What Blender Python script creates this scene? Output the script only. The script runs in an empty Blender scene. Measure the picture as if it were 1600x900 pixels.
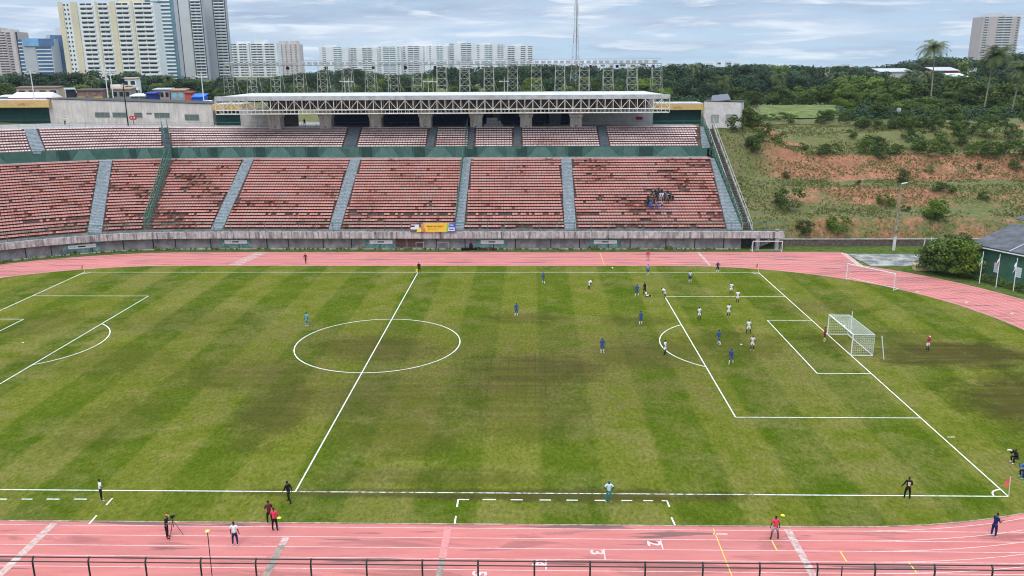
import bpy, bmesh, math, random
from mathutils import Vector, Matrix, noise
PI = math.pi; R = math.radians
random.seed(7)
scene = bpy.context.scene
col = scene.collection

# ------------------------------------------------------------------ camera
CAM = Vector((17.619, -88.307, 30.4118)); YAW = -0.02477; PITCH = 0.26273; ROLL = -0.00579; F = 1270.306
_fw = Vector((math.sin(YAW)*math.cos(PITCH), math.cos(YAW)*math.cos(PITCH), -math.sin(PITCH)))
_r = Vector((math.cos(YAW), -math.sin(YAW), 0)); _u = _r.cross(_fw)
_r2 = _r*math.cos(ROLL)+_u*math.sin(ROLL); _u2 = -_r*math.sin(ROLL)+_u*math.cos(ROLL)
cd = bpy.data.cameras.new('camera'); cam = bpy.data.objects.new('camera', cd); col.objects.link(cam)
cd.sensor_width = 36; cd.lens = F/1600*36; cd.clip_start = 0.5; cd.clip_end = 9000
cam.matrix_world = Matrix(((_r2.x, _u2.x, -_fw.x, CAM.x), (_r2.y, _u2.y, -_fw.y, CAM.y), (_r2.z, _u2.z, -_fw.z, CAM.z), (0, 0, 0, 1)))
scene.camera = cam

# ------------------------------------------------------------------ sky, sun, exposure
SUN_EL, SUN_AZ = 58, 200
w = bpy.data.worlds.new('World'); scene.world = w; w.use_nodes = True
nt = w.node_tree; nt.nodes.clear()
def N(t, nt=None, **k):
    n = nt.nodes.new(t)
    for a, b in k.items(): setattr(n, a, b)
    return n
def mth(nt, op, a, b=None, c=None, clamp=False):
    n = nt.nodes.new('ShaderNodeMath'); n.operation = op; n.use_clamp = clamp
    for i, v in enumerate((a, b, c)):
        if v is None: continue
        if isinstance(v, (int, float)): n.inputs[i].default_value = v
        else: nt.links.new(v, n.inputs[i])
    return n.outputs[0]
def mixc(nt, f, a, b, mode='MIX'):
    n = nt.nodes.new('ShaderNodeMix'); n.data_type = 'RGBA'; n.blend_type = mode
    for s, v in ((0, f), (6, a), (7, b)):
        if isinstance(v, (int, float)): n.inputs[s].default_value = v
        elif isinstance(v, tuple): n.inputs[s].default_value = (*v[:3], 1)
        else: nt.links.new(v, n.inputs[s])
    return n.outputs[2]
def ramp(nt, f, stops, interp='LINEAR'):
    n = nt.nodes.new('ShaderNodeValToRGB'); n.color_ramp.interpolation = interp
    e = n.color_ramp.elements
    while len(e) < len(stops): e.new(0.5)
    for i, (p, c) in enumerate(stops):
        e[i].position = p; e[i].color = (c, c, c, 1) if isinstance(c, (int, float)) else (*c, 1)
    nt.links.new(f, n.inputs[0]); return n.outputs[0]
def noi(nt, vec, scale, detail=4, rough=.55, dist=0.0):
    n = nt.nodes.new('ShaderNodeTexNoise'); n.inputs['Scale'].default_value = scale
    n.inputs['Detail'].default_value = detail; n.inputs['Roughness'].default_value = rough; n.inputs['Distortion'].default_value = dist
    if vec is not None: nt.links.new(vec, n.inputs['Vector'])
    return n.outputs[0]
def mapp(nt, vec, scale=(1, 1, 1), loc=(0, 0, 0), rot=(0, 0, 0)):
    n = nt.nodes.new('ShaderNodeMapping'); n.inputs['Scale'].default_value = scale
    n.inputs['Location'].default_value = loc; n.inputs['Rotation'].default_value = rot
    nt.links.new(vec, n.inputs['Vector']); return n.outputs[0]
def world():
    sky = nt.nodes.new('ShaderNodeTexSky'); sky.sky_type = 'NISHITA'; sky.sun_disc = False
    sky.sun_elevation = R(SUN_EL); sky.sun_rotation = R(SUN_AZ); sky.air_density = 1.2; sky.dust_density = 2; sky.ozone_density = 2
    tc = nt.nodes.new('ShaderNodeTexCoord'); gen = tc.outputs['Generated']
    sx = nt.nodes.new('ShaderNodeSeparateXYZ'); nt.links.new(gen, sx.inputs[0]); z = sx.outputs[2]
    # stratiform cloud deck: direction mapped so bands lie flat above the horizon
    v1 = mapp(nt, gen, (3.4, 3.4, 30)); c1 = noi(nt, v1, 1.7, 7, .6, .35)
    v2 = mapp(nt, gen, (5, 5, 52), (3, 1, 0)); c2 = noi(nt, v2, 1.9, 6, .58, .4)
    v3 = mapp(nt, gen, (2.2, 2.2, 22), (7, 2, 0)); c3 = noi(nt, v3, 1.7, 5, .55, .3)
    cl = mth(nt, 'ADD', mth(nt, 'MULTIPLY', c1, .6), mth(nt, 'MULTIPLY', c2, .4))
    el = mth(nt, 'MULTIPLY', z, 6.0, clamp=True)
    blue = ramp(nt, el, [(0, (6.2, 8.6, 10.4)), (.35, (5.4, 7.3, 9.6)), (1, (4.9, 6.5, 8.6))])
    blue = mixc(nt, .12, blue, sky.outputs[0])
    grey = ramp(nt, c3, [(.38, (4.2, 5.3, 7.1)), (.62, (7.6, 8.6, 10.0))])
    m = ramp(nt, cl, [(.40, 0.0), (.54, 1.0)])
    m = mth(nt, 'MULTIPLY', m, ramp(nt, el, [(0, .35), (.12, .8), (.5, 1.0)]))
    c = mixc(nt, m, blue, grey)
    hi = ramp(nt, c2, [(.52, 0.0), (.68, .85)])
    c = mixc(nt, hi, c, (9.4, 10.2, 11.0))
    # an overcast sky is brighter overhead than at the horizon
    up = mth(nt, 'SUBTRACT', z, .16, clamp=True)
    k = mth(nt, 'ADD', 1.0, mth(nt, 'MULTIPLY', up, 2.8))
    vm = nt.nodes.new('ShaderNodeVectorMath'); vm.operation = 'SCALE'
    nt.links.new(c, vm.inputs[0]); nt.links.new(k, vm.inputs['Scale'])
    bg = nt.nodes.new('ShaderNodeBackground'); bg.inputs[1].default_value = 0.088
    out = nt.nodes.new('ShaderNodeOutputWorld')
    nt.links.new(vm.outputs[0], bg.inputs[0]); nt.links.new(bg.outputs[0], out.inputs[0])
world()
sd = bpy.data.lights.new('sun', 'SUN'); sd.energy = 1.3; sd.angle = R(25); sd.color = (1, .94, .84)
sun = bpy.data.objects.new('sun', sd); col.objects.link(sun)
sun.rotation_euler = (R(90-SUN_EL), 0, R(180-SUN_AZ))
scene.view_settings.view_transform = 'Standard'; scene.view_settings.look = 'None'
scene.view_settings.exposure = 0.10; scene.view_settings.gamma = 1; scene.view_settings.use_curve_mapping = False
scene.cycles.filter_width = 1.1; scene.cycles.max_bounces = 5; scene.cycles.diffuse_bounces = 3; scene.cycles.transparent_max_bounces = 8

# ------------------------------------------------------------------ pixel helpers (photo pixels -> points at a known depth or height)
def ray(px, py): return _fw+_r2*((px-800)/F)+_u2*((450-py)/F)
def gz(px, py, z=0.0):
    d = ray(px, py); return CAM+d*((z-CAM.z)/d.z)
def at(px, py, Y):
    d = ray(px, py); return CAM+d*((Y-CAM.y)/d.y)

# ------------------------------------------------------------------ object helpers
ORG = {}
def tag(o, label=None, cat=None, group=None, kind=None):
    if label: o['label'] = label
    if cat: o['category'] = cat
    if group: o['group'] = group
    if kind: o['kind'] = kind
    return o
def thing(name, label, cat, loc=(0, 0, 0), rz=0, group=None):
    o = bpy.data.objects.new(name, None); o.empty_display_size = .3; col.objects.link(o)
    o.location = loc; o.rotation_euler = (0, 0, rz); ORG[o.name] = Vector(loc)
    return tag(o, label, cat, group)
class MB:
    def __init__(s): s.v = []; s.f = []; s.m = []; s.c = []
    def add(s, vs, fs, m=0, c=None):
        b = len(s.v); s.v += [tuple(v) for v in vs]; s.f += [tuple(b+i for i in f) for f in fs]; s.m += [m]*len(fs)
        if c is not None: s.c += [c]*len(fs)
        return s
    def box(s, x0, x1, y0, y1, z0, z1, m=0, c=None):
        v = [(x0, y0, z0), (x1, y0, z0), (x1, y1, z0), (x0, y1, z0), (x0, y0, z1), (x1, y0, z1), (x1, y1, z1), (x0, y1, z1)]
        return s.add(v, [(0, 3, 2, 1), (4, 5, 6, 7), (0, 1, 5, 4), (1, 2, 6, 5), (2, 3, 7, 6), (3, 0, 4, 7)], m, c)
    def frame(s, o, ax, ay, az, m=0, c=None):   # box spanned by three vectors from corner o
        o, ax, ay, az = map(Vector, (o, ax, ay, az))
        v = [o, o+ax, o+ax+ay, o+ay, o+az, o+ax+az, o+ax+ay+az, o+ay+az]
        return s.add(v, [(0, 3, 2, 1), (4, 5, 6, 7), (0, 1, 5, 4), (1, 2, 6, 5), (2, 3, 7, 6), (3, 0, 4, 7)], m, c)
    def bar(s, a, b, r=.03, n=5, r2=None, m=0, c=None):
        a, b = Vector(a), Vector(b); d = (b-a)
        if d.length < 1e-6: return s
        d.normalize(); t = Vector((0, 0, 1)) if abs(d.z) < .9 else Vector((1, 0, 0))
        p = d.cross(t).normalized(); q = d.cross(p); r2 = r if r2 is None else r2
        vs = [a+(p*math.cos(2*PI*i/n)+q*math.sin(2*PI*i/n))*r for i in range(n)]+[b+(p*math.cos(2*PI*i/n)+q*math.sin(2*PI*i/n))*r2 for i in range(n)]
        return s.add(vs, [(i, (i+1) % n, n+(i+1) % n, n+i) for i in range(n)]+[tuple(range(n-1, -1, -1)), tuple(range(n, 2*n))], m, c)
    def ball(s, c0, rx, ry=None, rz=None, n=8, m=0):
        ry = ry or rx; rz = rz or rx; h = n//2; vs = [(c0[0], c0[1], c0[2]-rz)]
        for j in range(1, h):
            t = PI*j/h
            for i in range(n): vs.append((c0[0]+rx*math.sin(t)*math.cos(2*PI*i/n), c0[1]+ry*math.sin(t)*math.sin(2*PI*i/n), c0[2]-rz*math.cos(t)))
        vs.append((c0[0], c0[1], c0[2]+rz)); fs = []
        for i in range(n): fs.append((0, 1+(i+1) % n, 1+i))
        for j in range(h-2):
            for i in range(n): a = 1+j*n; fs.append((a+i, a+(i+1) % n, a+n+(i+1) % n, a+n+i))
        a = 1+(h-2)*n
        for i in range(n): fs.append((a+i, a+(i+1) % n, len(vs)-1))
        return s.add(vs, fs, m)
    def mesh(s, name, mats, org=None):
        me = bpy.data.meshes.new(name); v = s.v
        if org is not None: v = [(a-org[0], b-org[1], c-org[2]) for a, b, c in v]
        me.from_pydata(v, [], s.f)
        for m in (mats if isinstance(mats, (list, tuple)) else [mats]): me.materials.append(m)
        if any(s.m): me.polygons.foreach_set('material_index', s.m)
        if s.c and len(s.c) == len(s.f):
            at_ = me.attributes.new('tint', 'FLOAT', 'FACE'); at_.data.foreach_set('value', s.c)
        me.update(); return me
    def build(s, name, mats, parent=None, smooth=False):
        org = ORG.get(parent.name) if parent else None
        me = s.mesh(name, mats, org)
        if smooth: me.polygons.foreach_set('use_smooth', [True]*len(me.polygons))
        o = bpy.data.objects.new(name, me); col.objects.link(o)
        if parent: o.parent = parent; ORG[o.name] = org if org is not None else Vector((0, 0, 0))
        return o
def put(name, me, parent=None, loc=(0, 0, 0), rz=0, sc=None):
    o = bpy.data.objects.new(name, me); col.objects.link(o); o.location = loc; o.rotation_euler = (0, 0, rz)
    if sc: o.scale = sc
    if parent: o.parent = parent
    return o
def copy_tree(o, parent=None):
    c = o.copy(); col.objects.link(c); c.parent = parent
    for ch in o.children: copy_tree(ch, c)
    return c

# ------------------------------------------------------------------ materials
MATS = {}
def mat(name, c, rough=.85, var=.12, sc=3.0, c2=None, streak=False, spec=.14, metal=0, tint=None, det=5):
    if name in MATS: return MATS[name]
    m = bpy.data.materials.new(name); m.use_nodes = True; t = m.node_tree; b = t.nodes['Principled BSDF']
    b.inputs['Roughness'].default_value = rough; b.inputs['Specular IOR Level'].default_value = spec; b.inputs['Metallic'].default_value = metal
    g = t.nodes.new('ShaderNodeNewGeometry'); p = g.outputs['Position']
    n1 = noi(t, p, sc, det, .6)
    lo = tuple(x*(1-var*1.6) for x in c); hi = tuple(min(1, x*(1+var)) for x in c)
    cc = ramp(t, n1, [(.3, lo), (.7, hi)])
    if c2:
        if streak: v = mapp(t, p, (1.6, 1.6, .12))
        else: v = p
        n2 = noi(t, v, sc*.9 if not streak else 1.4, 6, .7)
        cc = mixc(t, ramp(t, n2, [(.45, 0.0), (.68, 1.0)]), cc, c2)
    if tint:   # per-face tint attribute between two colours
        a = t.nodes.new('ShaderNodeAttribute'); a.attribute_name = 'tint'
        cc = mixc(t, a.outputs['Fac'], cc, tint)
    t.links.new(cc, b.inputs['Base Color']); MATS[name] = m; return m
white = mat('white_paint', (.78, .78, .76), .5, .06, 2)
offwhite = mat('offwhite_paint', (.62, .61, .57), .6, .12, 1.5, (.4, .37, .33), True)
concrete = mat('stained_concrete', (.36, .33, .31), .9, .25, 1.2, (.11, .10, .09), True)
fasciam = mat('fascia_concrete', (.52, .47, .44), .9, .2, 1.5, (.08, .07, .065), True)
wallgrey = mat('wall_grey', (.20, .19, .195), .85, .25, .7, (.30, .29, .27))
plaster = mat('pale_plaster', (.60, .54, .48), .9, .12, .5, (.44, .38, .33), True)
steelw = mat('painted_steel', (.72, .70, .62), .5, .1, 2, (.48, .43, .36))
greenp = mat('green_paint', (.095, .175, .14), .6, .12, 1, (.12, .20, .165))
greenrail = mat('green_rail', (.07, .16, .115), .5, .15, 3)
darkgreen = mat('dark_green_wall', (.012, .045, .04), .7, .15, 1)
navy = mat('navy_wall', (.012, .02, .075), .7, .15, 1)
bluegrey = mat('bluegrey_steps', (.33, .36, .375), .85, .2, 2.5, (.17, .18, .18))
terrace = mat('terrace_concrete', (.185, .112, .094), .95, .3, 1.6, (.075, .035, .025))
seatm = mat('faded_seat', (.57, .24, .19), .7, .10, .5, (.48, .29, .25), tint=(.20, .055, .03))
seatu = mat('pale_seat', (.74, .53, .49), .6, .1, .5, tint=(.35, .12, .09))
blackm = mat('black_paint', (.012, .014, .014), .5, .1, 3)
yellow = mat('yellow_fascia', (.62, .40, .14), .8, .12, 1, (.5, .36, .2))
glass = mat('dark_glass', (.03, .045, .06), .15, .3, .2, spec=.6)
greyroof = mat('grey_roof', (.5, .5, .49), .7, .1, .8, (.36, .33, .3))
rail_black = mat('dark_rail', (.012, .022, .018), .35, .2, 3, spec=.5)
asphalt = mat('asphalt', (.14, .135, .13), .95, .2, 1.0, (.42, .39, .33))
brickred = mat('brick_red', (.35, .10, .055), .9, .2, 1)
bark = mat('bark', (.12, .09, .065), .95, .25, 2)
palmbark = mat('palm_bark', (.30, .25, .19), .95, .2, 4)
redm = mat('red_paint', (.55, .03, .03), .5, .1, 2)
bluetarp = mat('blue_tarp', (.02, .12, .55), .5, .15, 1)
orange = mat('orange_tile', (.45, .24, .15), .8, .2, 2)
pinkwall = mat('pink_wall', (.45, .36, .36), .9, .15, 1)
tealp = mat('teal_panel', (.10, .20, .19), .8, .3, 1.2, (.28, .36, .34))

def leafmat(name, dark, mid, light, hs=.5):
    m = bpy.data.materials.new(name); m.use_nodes = True; t = m.node_tree; b = t.nodes['Principled BSDF']
    b.inputs['Roughness'].default_value = .7; b.inputs['Specular IOR Level'].default_value = .08
    a = t.nodes.new('ShaderNodeAttribute'); a.attribute_name = 'tint'
    oi = t.nodes.new('ShaderNodeObjectInfo')
    f = mth(t, 'ADD', mth(t, 'MULTIPLY', a.outputs['Fac'], .6), mth(t, 'MULTIPLY', oi.outputs['Random'], .45))
    c = ramp(t, f, [(.05, dark), (.5, mid), (.95, light)])
    hsv = t.nodes.new('ShaderNodeHueSaturation'); t.links.new(c, hsv.inputs['Color'])
    t.links.new(mth(t, 'ADD', .475, mth(t, 'MULTIPLY', oi.outputs['Random'], .04)), hsv.inputs['Hue'])
    t.links.new(hsv.outputs[0], b.inputs['Base Color'])
    MATS[name] = m; return m
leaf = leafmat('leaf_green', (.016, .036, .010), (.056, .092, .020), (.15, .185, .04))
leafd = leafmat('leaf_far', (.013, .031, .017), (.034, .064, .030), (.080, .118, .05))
leafy = leafmat('leaf_bright', (.035, .075, .010), (.085, .145, .018), (.19, .23, .04))
palml = leafmat('palm_green', (.05, .085, .025), (.10, .14, .05), (.25, .24, .12))
tuftm = leafmat('tuft_green', (.07, .095, .022), (.13, .145, .042), (.30, .25, .13))
deadm = mat('dead_fronds', (.22, .17, .11), .9, .2, 3)

# ------------------------------------------------------------------ terrain
HX, NN = 38.3, 2.2
def lerp_tab(t, x):
    if x <= t[0][0]: return t[0][1]
    for (a, b), (c, d) in zip(t, t[1:]):
        if x <= c: return b+(d-b)*(x-a)/(c-a)
    return t[-1][1]
PROF = [(53.6, 0), (53.9, 1.1), (57, 4.4), (62.5, 5.1), (68.5, 8.3), (74.5, 8.9), (82, 13.0), (92, 13.8), (98, 16.2), (108, 17.3), (125, 17.8), (300, 18)]
def sm(a, b, x):
    t = max(0, min(1, (x-a)/(b-a))); return t*t*(3-2*t)
def rad(x, y):
    if x > -HX or y <= 0: return y if x > -HX else (-x-HX)
    return ((-x-HX)**NN+y**NN)**(1/NN)
def H(x, y):
    r = rad(x, y)
    if x < 56.3:
        if x > -160 and r < 60: return -.06
        k = sm(98, 104, r)
        base = -.06+(18.2+.06)*k
        if x < 30: base += 2.2*sm(112, 140, r)*sm(40, -20, x)
    else:
        rr = r+ (1.6*noise.noise((x*.045, y*.045, 3)) if y > 56 and y < 100 else 0)
        base = lerp_tab(PROF, rr)-.06
        base += 4.6*(1-sm(61, 76, x))*sm(70, 88, y)*(1-sm(98, 112, y))
        if base > .5: base += .35*noise.noise((x*.12, y*.12, 0))+.12*noise.noise((x*.5, y*.5, 5))
        base = max(base, -.06)
    base += 9*sm(150, 330, x)*sm(200, 420, y)
    base += 3*sm(350, 900, y)
    return base
def hit(px, py, d0=130, d1=900):
    d = ray(px, py); d = d/math.hypot(d.x, d.y); t = d0
    while t < d1:
        p = CAM+d*t
        if p.z <= H(p.x, p.y): return p
        t += .25 if t < 260 else 1
    return CAM+d*t
def build_ground():
    xs = []; x = -2000
    while x < 2000:
        xs.append(x); x += 1.0 if 55 <= x < 135 else (3.0 if -180 < x < 240 else (20 if abs(x) < 700 else 120))
    xs = sorted(set(xs+[56.2, 56.4])); ys = []; y = -200
    while y < 2650:
        ys.append(y); y += .7 if 52 <= y < 126 else (3.0 if 40 < y < 300 else (15 if -150 < y < 900 else 120))
    ys = sorted(set(ys+[53.0, 53.58, 53.92])); mb = MB(); nx = len(xs)
    vs = [(a, b, H(a, b)) for b in ys for a in xs]
    fs = [(j*nx+i, j*nx+i+1, (j+1)*nx+i+1, (j+1)*nx+i) for j in range(len(ys)-1) for i in range(nx-1)]
    mb.add(vs, fs)
    m = bpy.data.materials.new('hillside_ground'); m.use_nodes = True; t = m.node_tree; b = t.nodes['Principled BSDF']
    b.inputs['Roughness'].default_value = .95; b.inputs['Specular IOR Level'].default_value = .1
    g = t.nodes.new('ShaderNodeNewGeometry'); p = g.outputs['Position']
    nz = t.nodes.new('ShaderNodeSeparateXYZ'); t.links.new(g.outputs['Normal'], nz.inputs[0])
    ps = t.nodes.new('ShaderNodeSeparateXYZ'); t.links.new(p, ps.inputs[0])
    n1 = noi(t, p, .35, 8, .65); n2 = noi(t, p, 1.6, 6, .7); n3 = noi(t, mapp(t, p, (.045, .07, .1)), 1.0, 4, .6, .4)
    grass = ramp(t, n2, [(.3, (.055, .07, .018)), (.5, (.11, .125, .035)), (.72, (.21, .185, .08))])
    grass = mixc(t, ramp(t, n1, [(.42, 0.0), (.62, .75)]), grass, (.17, .135, .07))
    earth = ramp(t, mth(t, 'ADD', mth(t, 'MULTIPLY', n1, .5), mth(t, 'MULTIPLY', n2, .5)), [(.34, (.12, .06, .035)), (.5, (.27, .115, .062)), (.66, (.47, .22, .13))])
    slope = ramp(t, nz.outputs[2], [(.86, 1.0), (.97, 0.0)])
    k = mth(t, 'ADD', mth(t, 'MULTIPLY', slope, .22), mth(t, 'MULTIPLY', n3, 1.15))
    k = mth(t, 'ADD', k, mth(t, 'MULTIPLY', n2, .5))
    k = mth(t, 'ADD', k, mth(t, 'MULTIPLY', n1, .35))
    band = mth(t, 'MULTIPLY', mth(t, 'GREATER_THAN', ps.outputs[1], 74.0), mth(t, 'LESS_THAN', ps.outputs[1], 86.0))
    k = mth(t, 'ADD', k, mth(t, 'MULTIPLY', band, .20))
    k = ramp(t, mth(t, 'MULTIPLY', k, .6), [(.67, 0.0), (.76, .95)])
    k = mth(t, 'MULTIPLY', k, mth(t, 'LESS_THAN', ps.outputs[1], 112))
    k = mth(t, 'MULTIPLY', k, mth(t, 'MULTIPLY', mth(t, 'SUBTRACT', ps.outputs[0], 62.0), .14, clamp=True))
    c = mixc(t, k, grass, earth)
    t.links.new(c, b.inputs['Base Color'])
    tag(mb.build('ground', m, None, True), kind='structure')
build_ground()

# ------------------------------------------------------------------ running track, infield, markings
def outline(r, n=64, h=HX):
    pts = []
    for sgn in (1, -1):
        for i in range(n+1):
            a = -PI/2+PI*i/n; cx, sy = math.cos(a), math.sin(a)
            x = h+r*abs(cx)**(2/NN); y = r*math.copysign(abs(sy)**(2/NN), sy)
            pts.append((sgn*x, sgn*y))
    return pts
def ring(mb, r0, r1, z, m=0, n=64):
    a, b = outline(r0, n), outline(r1, n); k = len(a)
    mb.add([(x, y, z) for x, y in a]+[(x, y, z) for x, y in b], [(i, k+i, k+(i+1) % k, (i+1) % k) for i in range(k)], m)
def track_mat():
    m = bpy.data.materials.new('running_track'); m.use_nodes = True; t = m.node_tree; b = t.nodes['Principled BSDF']
    b.inputs['Roughness'].default_value = .8; b.inputs['Specular IOR Level'].default_value = .25
    g = t.nodes.new('ShaderNodeNewGeometry'); p = g.outputs['Position']
    n1 = noi(t, mapp(t, p, (.12, .8, 1)), 1.2, 6, .6); n2 = noi(t, p, 22, 3, .6); n3 = noi(t, mapp(t, p, (.10, .62, 1), (4, 9, 0)), 1.0, 5, .62, .6)
    c = ramp(t, n1, [(.3, (.46, .135, .115)), (.5, (.54, .165, .14)), (.7, (.61, .205, .17))])
    c = mixc(t, mth(t, 'MULTIPLY', ramp(t, n2, [(.55, 0.0), (.75, 1.0)]), .18), c, (.35, .12, .12))
    dk = ramp(t, n3, [(.545, 0.0), (.60, 1.0)])
    c = mixc(t, mth(t, 'MULTIPLY', dk, .6), c, (.24, .09, .075))
    n4 = noi(t, mapp(t, p, (.07, .9, 1), (14, 2, 0)), 1.3, 4, .6, .3)
    n5 = noi(t, mapp(t, p, (.05, .25, 1), (24, 2, 0)), 1.3, 5, .6, .3)
    c = mixc(t, mth(t, 'MULTIPLY', ramp(t, n5, [(.40, 0.0), (.65, 1.0)]), .45), c, (.44, .155, .135))
    c = mixc(t, mth(t, 'MULTIPLY', ramp(t, n4, [(.60, 0.0), (.635, 1.0)]), .75), c, (.10, .075, .07))
    t.links.new(c, b.inputs['Base Color']); return m
TR = track_mat()
def grass_mat():
    m = bpy.data.materials.new('pitch_grass'); m.use_nodes = True; t = m.node_tree; b = t.nodes['Principled BSDF']
    b.inputs['Roughness'].default_value = .95; b.inputs['Specular IOR Level'].default_value = .0
    g = t.nodes.new('ShaderNodeNewGeometry'); p = g.outputs['Position']
    s = t.nodes.new('ShaderNodeSeparateXYZ'); t.links.new(p, s.inputs[0]); X, Y = s.outputs[0], s.outputs[1]
    big = noi(t, p, .06, 5, .6, .3); md = noi(t, p, .28, 7, .68, .4); fine = noi(t, mapp(t, p, (1, .55, 1)), 3.2, 6, .75); mic = noi(t, p, 14, 3, .7)
    streak = noi(t, mapp(t, p, (.06, .9, 1), (3, 3, 0)), 1.2, 5, .65)
    # mowing bands across the pitch, edges slightly wandering
    xx = mth(t, 'ADD', X, mth(t, 'MULTIPLY', mth(t, 'SUBTRACT', fine, .5), .5))
    wv = mth(t, 'SINE', mth(t, 'MULTIPLY', mth(t, 'ADD', xx, .6), PI/4.75))
    st = ramp(t, mth(t, 'ADD', mth(t, 'MULTIPLY', wv, .5), .5), [(.42, 0.0), (.58, 1.0)])
    base = ramp(t, md, [(.3, (.092, .112, .010)), (.5, (.122, .130, .017)), (.72, (.168, .158, .032))])
    dark = ramp(t, md, [(.3, (.043, .077, .004)), (.7, (.078, .108, .008))])
    c = mixc(t, mth(t, 'MULTIPLY', st, ramp(t, big, [(.3, .45), (.6, .9)])), base, dark)
    # dry straw patches and worn olive
    c = mixc(t, mth(t, 'MULTIPLY', ramp(t, mth(t, 'ADD', mth(t, 'MULTIPLY', big, .55), mth(t, 'MULTIPLY', md, .5)), [(.50, 0.0), (.62, 1.0)]), .6), c, (.160, .140, .042))
    # the whole middle of the pitch is drier and browner
    ex = mth(t, 'DIVIDE', mth(t, 'SUBTRACT', X, 10), 42); ey = mth(t, 'DIVIDE', mth(t, 'SUBTRACT', Y, -7), 21)
    ed = mth(t, 'SUBTRACT', 1.0, mth(t, 'ADD', mth(t, 'MULTIPLY', ex, ex), mth(t, 'MULTIPLY', ey, ey)), clamp=True)
    mid = mth(t, 'MULTIPLY', ed, ramp(t, mth(t, 'ADD', mth(t, 'MULTIPLY', md, .6), mth(t, 'MULTIPLY', streak, .45)), [(.44, .15), (.62, 1.0)]))
    c = mixc(t, mth(t, 'MULTIPLY', mid, .72, clamp=True), c, (.098, .080, .024))
    # named worn patches: centre x, centre y, radius x, radius y, strength
    P = [(64, -3, 10, 5, 1.0), (60, 3, 7, 3, .5), (66, -17, 9, 8, 1.0), (51.5, 1, 3.2, 4, .5), (41, 0, 7, 6, .45), (31, -3, 8, 5, .5), (18, -8, 8, 5, .8), (16, -13, 6, 6, .55),
         (-2, 0, 6, 3, .6), (1, -2, 7, 4, .6), (-6, -19, 3.5, 8, .7), (-12, -10, 8, 4, .45), (3, -16, 8, 6, .45), (6, -24, 6, 5, .4), (17, -20, 6, 6, .35), (17, 10, 6, 2.5, .5), (30, 9, 5, 2.5, .4),
         (14, -34.15, 22, .75, .8), (22, -34.3, 13, 1.0, .9), (10, -31.5, 9, 1.6, .45), (16, -9.5, 5, 5.5, .7), (-30, -6, 10, 5, .3), (-20, -22, 4, 6, .35), (55, 15, 7, 3, .4), (-44, 8, 5, 6, .35), (-25, 8, 10, 6, .3)]
    acc = None
    wob = mth(t, 'ADD', mth(t, 'MULTIPLY', mth(t, 'SUBTRACT', md, .5), 3.2), mth(t, 'MULTIPLY', mth(t, 'SUBTRACT', fine, .5), 1.6))
    for cx, cy, rx, ry, q in P:
        dx = mth(t, 'DIVIDE', mth(t, 'SUBTRACT', X, cx), rx); dy = mth(t, 'DIVIDE', mth(t, 'SUBTRACT', Y, cy), ry)
        d = mth(t, 'ADD', mth(t, 'MULTIPLY', dx, dx), mth(t, 'MULTIPLY', dy, dy))
        v = mth(t, 'MULTIPLY', mth(t, 'SUBTRACT', 1.35, mth(t, 'ADD', d, wob), clamp=True), q, clamp=True)
        acc = v if acc is None else mth(t, 'MAXIMUM', acc, v)
    brk = ramp(t, mth(t, 'ADD', mth(t, 'MULTIPLY', fine, .6), mth(t, 'MULTIPLY', streak, .5)), [(.40, .18), (.60, 1.0)])
    c = mixc(t, mth(t, 'MULTIPLY', mth(t, 'MULTIPLY', acc, brk), .95), c, (.058, .045, .015))
    # drainage slits right of the centre circle
    inx = mth(t, 'MULTIPLY', mth(t, 'GREATER_THAN', X, 9.6), mth(t, 'LESS_THAN', X, 20.2)); iny = mth(t, 'MULTIPLY', mth(t, 'GREATER_THAN', Y, -16), mth(t, 'LESS_THAN', Y, -3.2))
    sl = mth(t, 'LESS_THAN', mth(t, 'FRACT', mth(t, 'MULTIPLY', mth(t, 'ADD', X, mth(t, 'MULTIPLY', fine, .12)), 1/.95)), .11)
    sl = mth(t, 'MULTIPLY', mth(t, 'MULTIPLY', sl, mth(t, 'MULTIPLY', inx, iny)), mth(t, 'MULTIPLY', ramp(t, md, [(.35, .2), (.55, .9)]), .55))
    c = mixc(t, sl, c, (.045, .055, .012))
    # blades: fine light and dark flecks
    fl = ramp(t, mth(t, 'ADD', mth(t, 'MULTIPLY', fine, .55), mth(t, 'MULTIPLY', mic, .45)), [(.34, .48), (.5, 1.02), (.66, 1.65)])
    c = mixc(t, 1.0, c, fl, 'MULTIPLY')
    t.links.new(c, b.inputs['Base Color'])
    bp = t.nodes.new('ShaderNodeBump'); bp.inputs['Strength'].default_value = .5; bp.inputs['Distance'].default_value = .08
    t.links.new(fine, bp.inputs['Height']); t.links.new(bp.outputs[0], b.inputs['Normal'])
    return m
GR = grass_mat()
mb = MB(); ring(mb, 37.9, 48.6, .004)
mb.add([(a, b, .004) for a, b in ((38.3, 39.5), (57.0, 39.5), (gz(1347, 417).x, gz(1347, 417).y), (gz(1320, 395.5).x, 48.6), (38.3, 48.6))], [(0, 1, 2, 3, 4)])
mb.add([(a, b, .004) for a, b in ((-60, -48.6), (75, -48.6), (75, -38.8), (-60, -38.8))], [(0, 1, 2, 3)])
mb.v = [(x, y, z if i < 4*65 else z+(.002 if i < 4*65+5 else .003)) for i, (x, y, z) in enumerate(mb.v)]
tag(mb.build('running_track', TR), kind='structure')
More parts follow.
